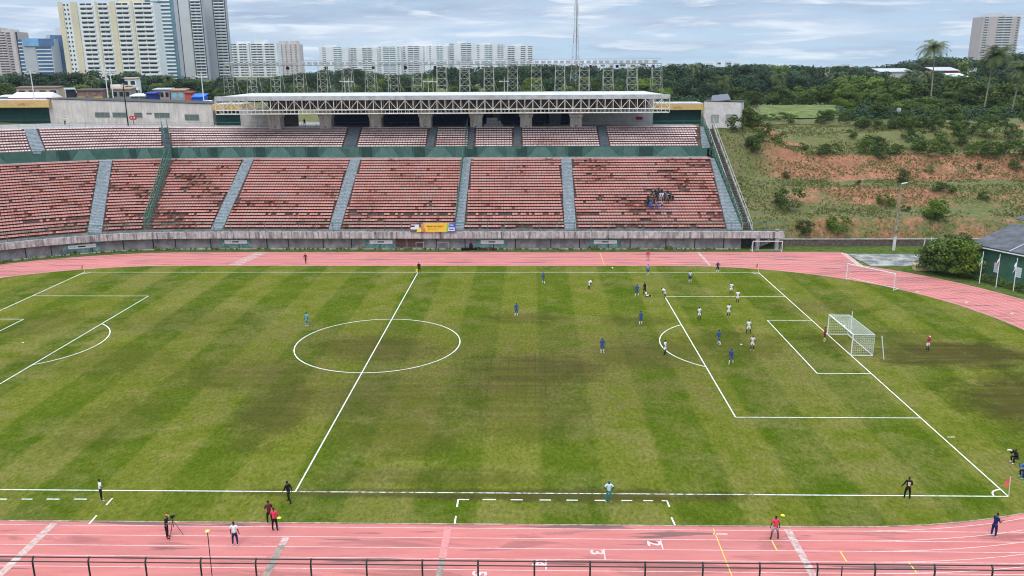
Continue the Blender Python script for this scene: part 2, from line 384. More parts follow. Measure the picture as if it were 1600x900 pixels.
# infield with a low concrete kerb around it
mb = MB(); k = outline(38.25); mb.add([(x, y, .03) for x, y in k], [tuple(range(len(k)))])
tag(mb.build('pitch_grass', GR), kind='structure')
mb = MB(); ring(mb, 38.25, 38.33, .05); a, b = outline(38.25), outline(38.33); n = len(a)
mb.add([(x, y, 0) for x, y in b]+[(x, y, .05) for x, y in b], [(i, n+i, n+(i+1) % n, (i+1) % n) for i in range(n)])
tag(mb.build('track_kerb', mat('kerb', (.46, .38, .30), .9, .3, 1.5, (.22, .17, .12))), kind='structure')
# grass verge outside the far track and beyond the chute, asphalt apron
mb = MB(); ring(mb, 48.6, 53.9, -.01)
mb.add([(a, b, -.006) for a, b in ((50, 48.3), (130, 48.3), (130, 53.7), (50, 53.7))], [(0, 1, 2, 3)])
mb.add([(a, b, -.014) for a, b in ((60, -48.6), (170, -48.6), (170, 48.3), (60, 48.3))], [(0, 1, 2, 3)])
verge = mat('verge_grass', (.075, .115, .022), .95, .35, .9, (.12, .125, .045), spec=0)
tag(mb.build('grass_verge', verge), kind='structure')
mb = MB(); mb.add([(*gz(x, y)[:2], .009) for x, y in ((1322, 396.5), (1440, 397.5), (1441, 414), (1398, 416), (1362, 416))], [(0, 1, 2, 3, 4)])
tag(mb.build('apron', mat('apron_asphalt', (.17, .165, .155), .95, .2, .5, (.50, .46, .38))), kind='structure')

def worn(name, c, wear, lo, hi):
    m = bpy.data.materials.new(name); m.use_nodes = True; t = m.node_tree; b = t.nodes['Principled BSDF']; b.inputs['Roughness'].default_value = .85
    g = t.nodes.new('ShaderNodeNewGeometry'); n1 = noi(t, g.outputs['Position'], 2.2, 6, .75)
    t.links.new(mixc(t, ramp(t, n1, [(lo, 0.0), (hi, 1.0)]), c, wear), b.inputs['Base Color']); return m
lime = worn('pitch_line_paint', (.80, .82, .70), (.36, .38, .22), .46, .70)
limew = worn('pitch_line_worn', (.78, .78, .68), (.17, .15, .09), .42, .58)
lane = worn('lane_paint', (.74, .55, .50), (.60, .29, .25), .42, .70)
def seg(mb, x0, y0, x1, y1, w=.12, z=.042, m=0):
    d = Vector((x1-x0, y1-y0)); L = d.length; n = max(1, int(L/4)); d.normalize(); q = Vector((-d.y, d.x))*w/2
    mb.add([(x0+q.x, y0+q.y, z), (x0-q.x, y0-q.y, z), (x1-q.x, y1-q.y, z), (x1+q.x, y1+q.y, z)], [(0, 1, 2, 3)], m)
def arc(mb, cx, cy, r, a0, a1, w=.12, z=.046, n=48, m=0):
    vs = []
    for i in range(n+1):
        a = a0+(a1-a0)*i/n
        vs += [(cx+(r-w/2)*math.cos(a), cy+(r-w/2)*math.sin(a), z), (cx+(r+w/2)*math.cos(a), cy+(r+w/2)*math.sin(a), z)]
    mb.add(vs, [(2*i, 2*i+1, 2*i+3, 2*i+2) for i in range(n)], m)
mb = MB(); L, W = 52.5, 34.0
seg(mb, -L, W, L, W, .12); seg(mb, -L, -W, 0, -W, .11); seg(mb, 0, -W, 34, -W, .12, m=1); seg(mb, 34, -W, L, -W, .11)
seg(mb, L, -W, L, W, .12, .05); seg(mb, -L, -W, -L, W, .13, .05); seg(mb, 0, -W, 0, W, .12, .05)
arc(mb, 0, 0, 9.4, 0, 2*PI, .12)
for s in (1, -1):
    for hw, dp in ((20.16, 16.5), (9.16, 5.5)):
        seg(mb, s*L, hw, s*(L-dp), hw, .11, .046); seg(mb, s*L, -hw, s*(L-dp), -hw, .11, .046); seg(mb, s*(L-dp), -hw, s*(L-dp), hw, .12, .05)
    a = math.acos(5.5/9.15); arc(mb, s*(L-11), 0, 9.15, (PI if s > 0 else 0)-a, (PI if s > 0 else 0)+a, .12, .042)
    mb.add([(s*(L-11)+.14*math.cos(i*PI/4), .14*math.sin(i*PI/4), .042) for i in range(8)], [tuple(range(8))])
    for u in (1, -1): arc(mb, s*L, u*W, 1, {(1, 1): PI, (1, -1): PI/2, (-1, 1): -PI/2, (-1, -1): 0}[(s, u)], {(1, 1): 1.5*PI, (1, -1): PI, (-1, 1): 0, (-1, -1): PI/2}[(s, u)], .12, .042, 12)
for a, b in (((1480, 683.5), (1492, 683.5)),((1218,452),(1227,452))):
    p, q = gz(*a), gz(*b); seg(mb, p.x, p.y, q.x, q.y, .1)
# technical area dashes
def pdash(a, b, w=.12): p, q = gz(*a), gz(*b); seg(mb, p.x, p.y, q.x, q.y, w)
for x0, x1 in ((-2, 11), (34, 51), (73, 93), (116, 136)): pdash((x0, 780.5), (x1, 780.7))
pdash((176, 779), (166, 790)); pdash((151, 806), (139, 820))
for x0, x1 in ((716, 733), (754, 775), (798, 817), (843, 861), (885, 903), (929, 946), (971, 988), (1005, 1020), (1034, 1043)): pdash((x0, 781.2+(x0-716)*.006), (x1, 781.2+(x1-716)*.006))
pdash((716, 781), (714, 793)); pdash((712.5, 807), (710.5, 819)); pdash((1042, 783), (1046, 793)); pdash((1049, 809), (1055, 822))
tag(mb.build('pitch_markings', [lime, limew]), kind='structure')

mb = MB()
for kx in range(9): ring(mb, 38.78+1.2*kx-.028, 38.78+1.2*kx+.028, .012)
for kx in range(9):
    y = 38.78+1.2*kx
    seg(mb, 38.3, y, 71-.1*kx, y, .06, .016); seg(mb, 38.3, -y, 74, -y, .06, .016); seg(mb, -38.3, -y, -58, -y, .06, .016)
def xline(px, py, y0, y1, w, m, z=.020):
    x = gz(px, py).x; seg(mb, x, y0, x, y1, w, z, m)
xline(455, 824, -40.1, -41.0, .5, 3); xline(455, 824, -41, -48.4, .5, 1); xline(78, 824, -38.6, -48.4, .55, 5); xline(700, 824, -38.6, -42.3, .5, 2); xline(700, 824, -42.3, -48.4, .4, 1)
xline(1232, 830, -38.6, -48.4, .5, 3); xline(1115, 828, -38.6, -48.4, .07, 4); xline(1205, 843, -40, -41.2, .09, 4); xline(1312, 861, -41.2, -42.4, .09, 4)
xline(1422, 882, -42.4, -43.6, .09, 4); xline(938, 397, 38.6, 48.2, .08, 4); xline(1096, 400, 38.6, 48.4, .45, 3); xline(1125, 833.5, -39.2, -39.34, 1.0, 0)
xline(1033, 848, -40, -41.2, .09, 0); xline(944, 863, -41.2, -42.4, .09, 0); xline(853, 880, -42.4, -43.6, .09, 0)
a, b = gz(1318, 396), gz(1345, 416); seg(mb, a.x, a.y, b.x, b.y, .9, .020, 3)
for i in range(8):    # lane numbers and start boxes worn together at the far left
    y = 39.4+1.2*i; x = gz(395, 400).x+.5*(i-4)*.35
    mb.add([(x-1.2, y-.35, .021), (x+.9, y-.35, .021), (x+1.2, y+.35, .021), (x-.9, y+.35, .021)], [(0, 1, 2, 3)], 3)
tag(mb.build('track_markings', [lane, mat('strip_concrete', (.27, .23, .19), .95, .3, 3, (.45, .25, .2)), mat('strip_pink', (.62, .24, .22), .9, .1, 2),
    worn('strip_white', (.58, .48, .42), (.46, .22, .19), .40, .58), mat('lane_yellow', (.80, .52, .12), .8, .1, 2), worn('strip_mixed', (.66, .42, .36), (.36, .25, .20), .42, .6)]), kind='structure')
def text_obj(name, s, size, loc, rot, m, parent=None, ext=.002, kind=None, align='CENTER', bold=.0):
    cu = bpy.data.curves.new(name, 'FONT'); cu.body = s; cu.size = size; cu.extrude = ext; cu.align_x = align; cu.align_y = 'CENTER'; cu.offset = bold
    tmp = bpy.data.objects.new(name+'_tmp', cu); col.objects.link(tmp)
    dg = bpy.context.evaluated_depsgraph_get(); dg.update(); me = bpy.data.meshes.new_from_object(tmp.evaluated_get(dg))
    bpy.data.objects.remove(tmp); bpy.data.curves.remove(cu); me.materials.clear(); me.materials.append(m)
    M = Matrix.LocRotScale(Vector(loc), __import__('mathutils').Euler(rot), None); me.transform(M)
    if parent: me.transform(Matrix.Translation(-ORG[parent.name]))
    o = bpy.data.objects.new(name, me); col.objects.link(o)
    if parent: o.parent = parent
    if kind: o['kind'] = kind
    return o
for s, px, py in (('2', 1021, 849.5), ('3', 932, 863.5), ('4', 841, 881), ('5', 748, 897)):
    p = gz(px, py); text_obj('lane_number_marking', s, 1.25, (p.x, p.y, .024), (0, 0, -PI/2), lane, bold=.03, kind='structure')
for px, py in ((1434, 456), (1511, 472.5), (1582, 490)):
    p = gz(px, py); text_obj('lane_number_marking', str(3), 1.1, (p.x, p.y, .024), (0, 0, PI*.75), lane, bold=.02, kind='structure')

# ------------------------------------------------------------------ grandstand
# radial stations: (bottom of lower tier, top of lower tier, bottom of upper tier, top of upper tier)
ST = [((54.0, 51.5), (52.9, 71.8), (52.6, 76.0), (52.3, 83.6)), ((24.4, 51.5), (24.4, 71.8), (24.4, 76.0), (24.4, 83.6)),
      ((4.3, 51.5), (4.3, 71.8), (4.3, 76.0), (4.3, 83.6)), ((-17, 51.6), (-17, 71.9), (-17, 76.1), (-17, 83.9)),
      ((-37.9, 51.7), (-38.4, 72.6), (-38.6, 76.6), (-39.5, 85.2)), ((-49.7, 51.0), (-54.0, 72.8), (-55.0, 75.6), (-60.5, 87.2)),
      ((-58.2, 48.8), (-66.3, 71.2), (-67.5, 73.6), (-76.5, 88.0)), ((-70.6, 41.9), (-83.0, 62.8), (-84.8, 65.3), (-96.0, 80.5)),
      ((-80.5, 31.5), (-98, 49), (-100, 51), (-112, 63)), ((-86, 18), (-108, 30), (-110, 31), (-123, 39))]
ZL0, ZL1, ZU0, ZU1 = 3.45, 13.45, 15.25, 18.75
NL, NU = 25, 9
def cr(p0, p1, p2, p3, t):
    return tuple(.5*((2*b)+(-a+c)*t+(2*a-5*b+4*c-d)*t*t+(-a+3*b-3*c+d)*t**3) for a, b, c, d in zip(p0, p1, p2, p3))
def station(s, k):          # s in [0, len-1], k curve index
    i = min(int(s), len(ST)-2); t = s-i
    if i < 3: a, b = ST[i][k], ST[i+1][k]; return Vector((a[0]+(b[0]-a[0])*t, a[1]+(b[1]-a[1])*t))
    g = lambda j: ST[max(0, min(len(ST)-1, j))][k]
    return Vector(cr(g(i-1), g(i), g(i+1), g(i+2), t))
def lowp(s, v): a, b = station(s, 0), station(s, 1); return a+(b-a)*v
def upp(s, v): a, b = station(s, 2), station(s, 3); return a+(b-a)*v
SS = [i*.25 for i in range(4*3)]+[3+i*.125 for i in range(8*6+1)]   # samples along the stand
stand = thing('grandstand', 'long concrete grandstand with two tiers of faded pink seats and a white steel canopy', 'grandstand', (4, 60, 0))
def terrace_mesh(fn, n, z0, z1, m, name):
    mb = MB(); dz = (z1-z0)/n
    for k in range(n):
        z = z0+dz*k; a = [fn(s, k/n) for s in SS]; b = [fn(s, (k+1)/n) for s in SS]; q = len(a)
        mb.add([(p.x, p.y, z) for p in a]+[(p.x, p.y, z) for p in b]+[(p.x, p.y, z+dz) for p in b],
               [(i, i+1, q+i+1, q+i) for i in range(q-1)]+[(q+i, q+i+1, 2*q+i+1, 2*q+i) for i in range(q-1)])
    return mb.build(name, m, stand)
terrace_mesh(lowp, NL, ZL0, ZL1, terrace, 'lower_terrace')
terrace_mesh(upp, NU, ZU0, ZU1, terrace, 'upper_terrace')
def strip(mb, pts, z0, z1, m=0):
    q = len(pts); mb.add([(p[0], p[1], z0) for p in pts]+[(p[0], p[1], z1) for p in pts], [(i, i+1, q+i+1, q+i) for i in range(q-1)], m)
def flat(mb, a, b, z, m=0):
    q = len(a); mb.add([(p[0], p[1], z) for p in a]+[(p[0], p[1], z) for p in b], [(i, i+1, q+i+1, q+i) for i in range(q-1)], m)
def off(pts, d):            # offset a polyline towards the pitch by d
    out = []
    for i, p in enumerate(pts):
        a = pts[max(0, i-1)]; b = pts[min(len(pts)-1, i+1)]; t = (b-a); t.normalize(); n = Vector((-t.y, t.x))
        out.append(p-n*d if n.y > 0 or (abs(n.y) < .3 and n.x < 0) else p+n*d)
    return out
B0 = [lowp(s, 0) for s in SS]
# fix offset direction: towards the pitch centre
def off(pts, d):
    out = []
    for i, p in enumerate(pts):
        a = pts[max(0, i-1)]; b = pts[min(len(pts)-1, i+1)]; t = (b-a); t.normalize(); n = Vector((-t.y, t.x))
        if n.dot(Vector((0, -20))-p) < 0: n = -n
        out.append(p+n*d)
    return out
# fascia beam along the front (continues to the right over two pillars)
P0 = [Vector((61.2, 51.5))]+B0
front, back = off(P0, 1.3), off(P0, .05)
mb = MB(); strip(mb, front, 2.05, 3.2); flat(mb, front, off(P0, 1.0), 3.2); strip(mb, off(P0, 1.0), 3.05, 3.2); flat(mb, off(P0, 1.0), off(P0, -.3), 3.06); flat(mb, front, off(P0, .4), 2.05)
mb.add([(61.2, 50.2, 2.05), (61.2, 53.2, 2.05), (61.2, 53.2, 3.2), (61.2, 50.2, 3.2)], [(0, 1, 2, 3)])
mb.build('front_fascia', fasciam, stand)
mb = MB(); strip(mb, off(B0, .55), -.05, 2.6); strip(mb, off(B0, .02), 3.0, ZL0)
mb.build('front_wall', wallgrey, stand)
# wall joints
wl = off(B0, .58)
def walk(pts, step, start=0):
    acc = start; out = []
    for a, b in zip(pts, pts[1:]):
        d = (b-a).length
        while acc <= d: out.append((a+(b-a)*(acc/d), (b-a).normalized())); acc += step
        acc -= d
    return out
for i, (p, t) in enumerate(walk(wl, 5.0, 3.0)):
    if i % 4 == 3: p = p+t*1.2
    MB().frame((p.x-t.x*.07, p.y-t.y*.07-.01, 0), (t.x*.14, t.y*.14, 0), (-t.y*.05, t.x*.05, 0), (0, 0, 2.05)).build('wall_joint', mat('joint_dark', (.03, .03, .03), .9, .2), stand)
# white-washed footing under the wall, weeds
mb = MB(); strip(mb, off(B0, .85), 0, .12); flat(mb, off(B0, .85), off(B0, .5), .12)
mb.build('wall_footing', mat('footing', (.55, .52, .44), .9, .3, 1.5, (.18, .17, .12)), stand)
for px in (1184, 1214):
    p = at(px, 380, 50.3); MB().box(p.x-.3, p.x+.3, 50.25, 50.85, 0, 2.05 if px < 1200 else 3.5).build('pillar', concrete, stand)
# steps under the overhang, with a dark recess behind
mb = MB()
for i in range(9): mb.box(56.6+.42*i, 57.1+.42*i, 51.4, 53, .2*i, .2*i+.14)
mb.frame((56.3, 51.35, -.1), (4.3, 0, 2.1), (0, .12, 0), (0, 0, .22)); mb.bar((57, 51.3, 1), (60.5, 51.3, 2.0), .05); mb.bar((58.5, 51.3, 2), (60.2, 51.3, 1.0), .05)
mb.build('under_stairs', concrete, stand)
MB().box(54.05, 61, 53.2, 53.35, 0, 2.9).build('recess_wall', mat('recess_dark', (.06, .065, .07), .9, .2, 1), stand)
# walkway between tiers, green parapet wall under the upper tier with ramps in relief
t1 = [lowp(s, 1) for s in SS]; u0 = [upp(s, 0) for s in SS]
mb = MB(); flat(mb, t1, u0, ZL1-.005); mb.build('mid_walkway', concrete, stand)
mb = MB(); strip(mb, u0, ZL1-.1, ZU0+.28); flat(mb, u0, off(u0, -.2), ZU0+.28)
dg_ = mat('green_paint_deep_shade', (.032, .07, .056), .6, .15, 1)
mb.build('green_parapet', mat('green_paint_shaded', (.065, .13, .10), .6, .15, 1), stand)  # wall darker than its panels, relief shading put into the colour
uf = off(u0, .02)
def relief(s0, s1, s2, s3, name='parapet_panel'):     # slightly proud trapezoid panel
    a = [upp(s, 0) for s in (s0, s1, s2, s3)]; o = off(a, .35); mb = MB()
    mb.add([(o[0].x, o[0].y, ZL1), (o[3].x, o[3].y, ZL1), (o[2].x, o[2].y, ZU0+.12), (o[1].x, o[1].y, ZU0+.12),
            (a[0].x, a[0].y, ZL1), (a[3].x, a[3].y, ZL1), (a[2].x, a[2].y, ZU0+.12), (a[1].x, a[1].y, ZU0+.12)],
           [(0, 1, 2, 3), (3, 2, 6, 7), (0, 3, 7, 4), (1, 5, 6, 2)])
    mb.build(name, greenp, stand)
for base in (0.12, 0.62, 1.12, 1.62, 2.12, 2.62, 3.12, 3.62, 4.15, 4.65, 5.3, 6.1, 6.9, 7.7):
    relief(base, base+.07, base+.17, base+.25)
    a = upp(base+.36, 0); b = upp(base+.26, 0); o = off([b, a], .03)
    mb = MB(); strip(mb, o, ZL1, ZU0+.2); mb.build('vomitory_shade', dg_, stand)  # dark strip painting the shade next to the panel
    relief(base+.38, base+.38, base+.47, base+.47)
# concourse behind the upper tier
u1 = [upp(s, 1) for s in SS]; mb = MB(); flat(mb, u1, off(u1, -20), ZU1+.02); mb.build('concourse', mat('concourse', (.34, .31, .28), .9, .2, 1), stand)
# aisles
def aisle(fn, n, z0, z1, s, w, name='aisle_stairs', half=2, m=None):
    mb = MB(); dz = (z1-z0)/n
    a0, a1 = fn(s, 0), fn(s, 1); d = (a1-a0); L_ = d.length; d = d/L_; q = Vector((d.y, -d.x))
    for k in range(n*half):
        z = z0+dz*(k/half+1/half)+.015; y0 = L_*k/(n*half)-.05; y1 = L_*(k+1)/(n*half)+.05; a = a0+d*y0
        mb.frame((a.x-q.x*w/2, a.y-q.y*w/2, z-dz*1.02), (q.x*w, q.y*w, 0), (d.x*(y1-y0), d.y*(y1-y0), 0), (0, 0, dz*1.02))
    mb.build(name, m or bluegrey, stand)
ALOW = [(1, 2.0), (1.965, 1.5), (3, 2.0), (4, 2.0), (6, 2.2), (7.6, 2.0), (5.035, 1.0)]
for s, w_ in ALOW[:-1]: aisle(lowp, NL, ZL0, ZL1, s, w_)
AUP = [(.72, 1.7), (1.48, 1.4), (1.95, 1.0), (2.33, 1.4), (3.1, 2.4), (6.62, 2.2), (5.05, 1.2)]
shaded_steps = mat('bluegrey_steps_shaded', (.13, .15, .165), .85, .2, 2.5, (.08, .09, .10))  # darker copy of the aisle steps, canopy shade put into the colour
for s, w_ in AUP: aisle(upp, NU, ZU0, ZU1, s, w_, m=bluegrey if s > 6 else shaded_steps)
# wide end stairs
def endstairs(fn, n, z0, z1, x0b, x0t, x1b, x1t):
    mb = MB(); dz = (z1-z0)/n; a, b = fn(0, 0), fn(0, 1)
    for k in range(n*2):
        t0, t1 = k/(2*n), (k+1)/(2*n); z = z0+dz*(k+1)/2+.02; y0 = a.y+(b.y-a.y)*t0-.05; y1 = a.y+(b.y-a.y)*t1+.05
        mb.box(x0b+(x0t-x0b)*t0, x1b+(x1t-x1b)*t0, y0, y1, z-dz, z)
    mb.build('end_stairs', bluegrey, stand)
XE = at(1117, 300, 60).x
endstairs(lowp, NL, ZL0, ZL1, at(1136, 358, 51.5).x, at(1110, 246, 71.8).x, 54.2, 53.1)
endstairs(upp, NU, ZU0, ZU1, at(1106, 231, 76).x-1.2, at(1094, 197, 83.6).x, 53.1, 53.1)
# side wall of the stand and the dark outer stairs beside it
mb = MB(); pr = [(51.5, ZL0), (71.8, ZL1), (76, ZL1), (76, ZU0), (83.6, ZU1), (92, ZU1)]
mb.add([(54.2, y, z) for y, z in pr]+[(54.2, y, -.5) for y, z in pr], [(i, i+1, len(pr)+i+1, len(pr)+i) for i in range(len(pr)-1)])
mb.build('side_wall', concrete, stand)
mb = MB()
for k in range(46):
    t = k/46; y0 = 52.5+31*t; z = 2.9+15.7*t; x = 54.4-.9*t
    mb.box(x, x+1.6, y0, y0+.74, z-.6, z+.05)
mb.build('outer_stairs', mat('stair_brown', (.12, .095, .08), .9, .35, 1.2, (.06, .07, .035)), stand)
mb = MB(); mb.add([(56.0, 52, 3.2), (56.25, 52, 3.2), (55.25, 84, 19.3), (55.0, 84, 19.3), (56.0, 52, 2.4), (56.25, 52, 0.4), (55.25, 84, 16), (55.0, 84, 18)], [(0, 1, 2, 3), (0, 3, 7, 4), (1, 5, 6, 2)])
mb.build('outer_stair_wall', concrete, stand)

# seats -----------------------------------------------------------
def seat_geo(w_, hb, dp=.40):
    # moulded shell: pan with rolled front lip and raked back
    h = w_/2
    v = [(-h, 0, .33), (h, 0, .33), (h, .03, .37), (-h, .03, .37), (h, dp, .35), (-h, dp, .35), (h*.93, dp+.10, .35+hb), (-h*.93, dp+.10, .35+hb), (h*.93, dp+.13, .35+hb), (-h*.93, dp+.13, .35+hb), (h, dp+.04, .32), (-h, dp+.04, .32)]
    f = [(0, 1, 2, 3), (3, 2, 4, 5), (5, 4, 6, 7), (7, 6, 8, 9), (9, 8, 10, 11), (0, 3, 5, 11), (1, 10, 4, 2), (4, 10, 8, 6), (5, 7, 9, 11), (0, 11, 10, 1)]
    return v, f
SV, SF = seat_geo(.465, .215, .36); UV, UF = seat_geo(.45, .18, .36)
def blotch(x, y, s=.12, o=0): return noise.noise((x*s, y*s*2.2, 3.1+o))
seat_list = []
def blocked(s_, aisles, p, fn, v):
    for a, w_ in aisles:
        if abs(s_-a) > .5: continue
        q0, q1 = fn(a, 0), fn(a, 1); d = (q1-q0).normalized(); q = p-q0
        if abs(q.x*d.y-q.y*d.x) < w_/2+.28: return True
    return False
def place_rows(fn, n, z0, z1, aisles, pitch, up):
    dz = (z1-z0)/n
    for k in range(n):
        v = (k+.42)/n; fine = [i*.05 for i in range(int((len(ST)-1)*20)+1)]
        pts = [fn(s, v) for s in fine]; acc = .4
        for i, (a, b) in enumerate(zip(pts, pts[1:])):
            d = (b-a).length
            while acc <= d:
                p = a+(b-a)*(acc/d); s = fine[i]+.05*acc/d; acc += pitch
                t = (b-a)/d; xmax = (at(1136, 358, 51.5).x+(at(1110, 246, 71.8).x-at(1136, 358, 51.5).x)*v-.3) if not up else 50.6+1.0*v
                if p.x > xmax or p.y < -5 or blocked(s, aisles, p, fn, v): continue
                bl = blotch(p.x, p.y); low = max(0, 1-k/14) if not up else -.5
                sc_ = noise.noise((p.x*.45, p.y*1.3, 8)); right = .12 if 30 < p.x < 52 else (.08 if p.x < -36 else 0)
                miss = (bl*.55+low*.15+right+sc_*.75+noise.noise((p.x*1.7, k*.9, 4))*.4+random.uniform(-.1, .1)) > (.62 if not up else .95)
                if not up and k == 4: miss = random.random() < .5+bl
                if miss: continue
                tint = max(0, min(1, (bl+low*.1+right)*.7+random.uniform(-.1, .16)+(.12 if sc_ > .25 else 0)))
                if not up and bl*.8+low*.16+right*1.6+sc_*.9+random.uniform(-.35, .35) > .60: tint = random.uniform(.4, 1.1)
                if random.random() < .010: tint = -.7 if not up else -.5
                seat_list.append((p.x, p.y, z0+dz*k, math.atan2(t.y, t.x)+PI, tint, up, k))
            acc -= d
place_rows(lowp, NL, ZL0, ZL1, ALOW, .50, False)
nlow = len(seat_list)
place_rows(upp, NU, ZU0, ZU1, AUP, .53, True)
def seat_key(q): return (Vector(q[:3])-CAM).length+(0 if abs(q[0]-17) < 62 else 1000)
order = sorted([i for i, q in enumerate(seat_list) if not q[5]], key=lambda i: seat_key(seat_list[i]))
single = set(order[:300])
sme = MB().add(SV, SF).mesh('stadium_seat', [seatm])
sme2 = MB().add(SV, SF, 0, .45).mesh('stadium_seat_dark', [seatm])
sme.attributes.new('tint', 'FLOAT', 'FACE')
mbl, mbu = MB(), MB()
for i, (x, y, z, a, tint, up, k) in enumerate(seat_list):
    if i in single:
        o = put('stadium_seat', sme2 if tint > .3 else sme, None, (x, y, z), a)
        tag(o, ('dark worn' if tint > .3 else 'faded pink')+' plastic seat in the front rows of the lower tier behind the front railing', 'seat', 'dark worn seats in the front rows' if tint > .3 else 'faded pink seats in the front rows')
        continue
    c_, s_ = math.cos(a), math.sin(a); V_, F_ = (UV, UF) if up else (SV, SF)
    (mbu if up else mbl).add([(x+vx*c_-vy*s_, y+vx*s_+vy*c_, z+vz) for vx, vy, vz in V_], F_, 0, tint)
tag(mbl.build('lower_seats', seatm), 'rows of faded pink stadium seats filling the lower tier above its front rows', 'seats', None, 'stuff')
tag(mbu.build('upper_seats', seatu), 'rows of pale pink stadium seats filling the upper tier under the canopy', 'seats', None, 'stuff')

# dividing fences and railings ---------------------------------------
def fence(name, pts, h, step, label, bars=True, thick=.035, rails=(1.0, .5), group=None, m=greenrail, mesh=True, cat='railing', lean=0):
    P = [Vector(p) for p in pts]; root = thing(name, label, cat, tuple(P[0]), 0, group)
    segs = list(zip(P, P[1:])); acc = 0; posts = []
    for a, b in segs:
        d = (b-a).length
        while acc <= d: posts.append((a+(b-a)*(acc/d))); acc += step
        acc -= d
    posts = posts[:100]
    for p in posts: MB().bar(p, p+Vector((0, -lean, h)), thick*1.3, 5).build('post', m, root)
    for f in rails:
        mb = MB()
        for a, b in segs: mb.bar(a+Vector((0, -lean*f, h*f)), b+Vector((0, -lean*f, h*f)), thick, 5)
        mb.build('rail', m, root)
    if mesh:
        mb = MB()
        for a, b in segs:
            d = (b-a).length; n = int(d/.22)
            for i in range(n):
                q = a+(b-a)*((i+.5)/n); mb.add([q+Vector((-.012, 0, .1)), q+Vector((.012, 0, .1)), q+Vector((.012, 0, h)), q+Vector((-.012, 0, h)), ], [(0, 1, 2, 3)])
        mb.build('fence_mesh', m, root)
    return root
def v3(p, z): return Vector((p.x, p.y, z))
mids = 3.6
def radial(s, dx=0):
    q = [lowp(s, i/6) for i in range(7)]; z = [ZL0+(ZL1-ZL0)*i/6+.2 for i in range(7)]
    r = [v3(p, zz) for p, zz in zip(q, z)]+[v3(upp(s, 0), ZL1)]+[v3(upp(s, i/3), ZU0+(ZU1-ZU0)*i/3+.2) for i in range(4)]
    return [p+Vector((dx, 0, 0)) for p in r]
fence('divider_fence', radial(2, .0), 2.0, 1.6, 'tall green fence climbing both tiers near the middle of the grandstand', group='green fences dividing the stand', cat='fence', thick=.05)
fence('divider_fence', radial(5), 2.0, 1.6, 'tall green fence climbing the curved left part of the grandstand', group='green fences dividing the stand', cat='fence', thick=.05)
endp = [(54.1, 51.5, ZL0), (53.1, 71.8, ZL1), (53.1, 76, ZL1), (53.1, 76, ZU0), (53.1, 83.6, ZU1), (53.1, 86, ZU1)]
fence('divider_fence', radial(5.07), 2.0, 1.6, 'second green fence just left of the one on the curved part', group='green fences dividing the stand', cat='fence', thick=.05)
fence('divider_fence', endp, 2.0, 1.6, 'green fence along the right end of the grandstand beside the wide grey stairs', group='green fences dividing the stand', cat='fence', thick=.05)
cream = mat('cream_rail', (.50, .50, .42), .6, .15, 3)
fence('stair_handrail', [(54.5, 52.5, 3), (53.7, 84, 18.8)], 1.25, 2.2, 'pale handrail running up the inner side of the dark outer stairs', rails=(1.0,), mesh=False, thick=.05, m=cream, group='handrails of the outer stairs')
fence('stair_handrail', [(56.15, 52.5, 3.2), (55.15, 84, 19.2)], 1.1, 2.6, 'pale handrail on the hillside edge of the dark outer stairs', rails=(1.0,), mesh=False, thick=.045, m=cream, group='handrails of the outer stairs')
fr = off([Vector((61, 51.5))]+B0[:], .95)
fence('front_railing', [(p.x, p.y, 3.1) for p in fr], 1.75, 3.0, 'green post and rail fence along the front of the lower tier above the concrete fascia', rails=(1.0, .9, .12), mesh=False, thick=.042, lean=.25, m=mat('rail_palegreen', (.10, .19, .15), .6, .15, 2))
tr = off(u1, -.5); fence('concourse_railing', [(p.x, p.y, ZU1) for p in tr[:60]], 1.1, 3.2, 'thin green railing behind the top row of the upper tier', rails=(1.0, .5), mesh=False, thick=.018)
mu = off(u0, -.1); fence('parapet_railing', [(p.x, p.y, ZU0+.25) for p in mu[:60]], .42, 2.6, 'low dark rail on top of the green parapet wall', rails=(1.0,), mesh=False, thick=.025)

# canopy: columns, back wall, truss, roof -------------------------------
for px in (430, 509, 587, 665, 744, 822, 900):
    x = at(px, 199, 83.9).x; mb = MB()
    def slab(za, zb, wa, wb):
        mb.add([(x-wa, 83.9, za), (x+wa, 83.9, za), (x+wa, 86.4, za), (x-wa, 86.4, za), (x-wb, 83.7, zb), (x+wb, 83.7, zb), (x+wb, 86.4, zb), (x-wb, 86.4, zb)], [(0, 1, 5, 4), (1, 2, 6, 5), (3, 0, 4, 7), (4, 5, 6, 7)])
    slab(18.6, 20.6, 1.22, 1.22); slab(20.6, 21.3, 1.22, 1.5); slab(21.3, 23.4, 1.5, 1.62)
    c_ = mb.build('column', mat('column_plaster', (.60, .56, .52), .9, .14, .7, (.33, .24, .18), True), stand)
    MB().box(x-.2, x+.2, 83.85, 83.95, 18.9, 19.6).build('vent', darkgreen, c_)
def wallx(name, px0, px1, Y, z0, z1, m, d=.4):
    return MB().box(at(px0, 190, Y).x, at(px1, 190, Y).x, Y, Y+d, z0, z1).build(name, m, stand)
wallx('back_wall', 522, 893, 91, 18.6, 24.6, navy)
wallx('back_wall', 893, 1020, 89.5, 18.6, 24.4, mat('inner_wall', (.40, .38, .36), .9, .1, 1))
wallx('back_wall', 376, 440, 89.5, 18.6, 22.6, mat('inner_wall2', (.52, .48, .44), .9, .15, 1))
wallx('back_wall', 440, 466, 90.5, 18.6, 22.6, mat('inner_dark', (.12, .11, .115), .9, .2, 1))
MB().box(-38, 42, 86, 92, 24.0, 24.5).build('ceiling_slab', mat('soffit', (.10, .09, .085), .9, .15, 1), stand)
wallx('inner_pier', 770, 782, 90.5, 18.6, 24, mat('pier_grey', (.16, .16, .18), .9, .1, 1)); wallx('inner_pier', 858, 876, 90.5, 18.6, 24, MATS['pier_grey'])
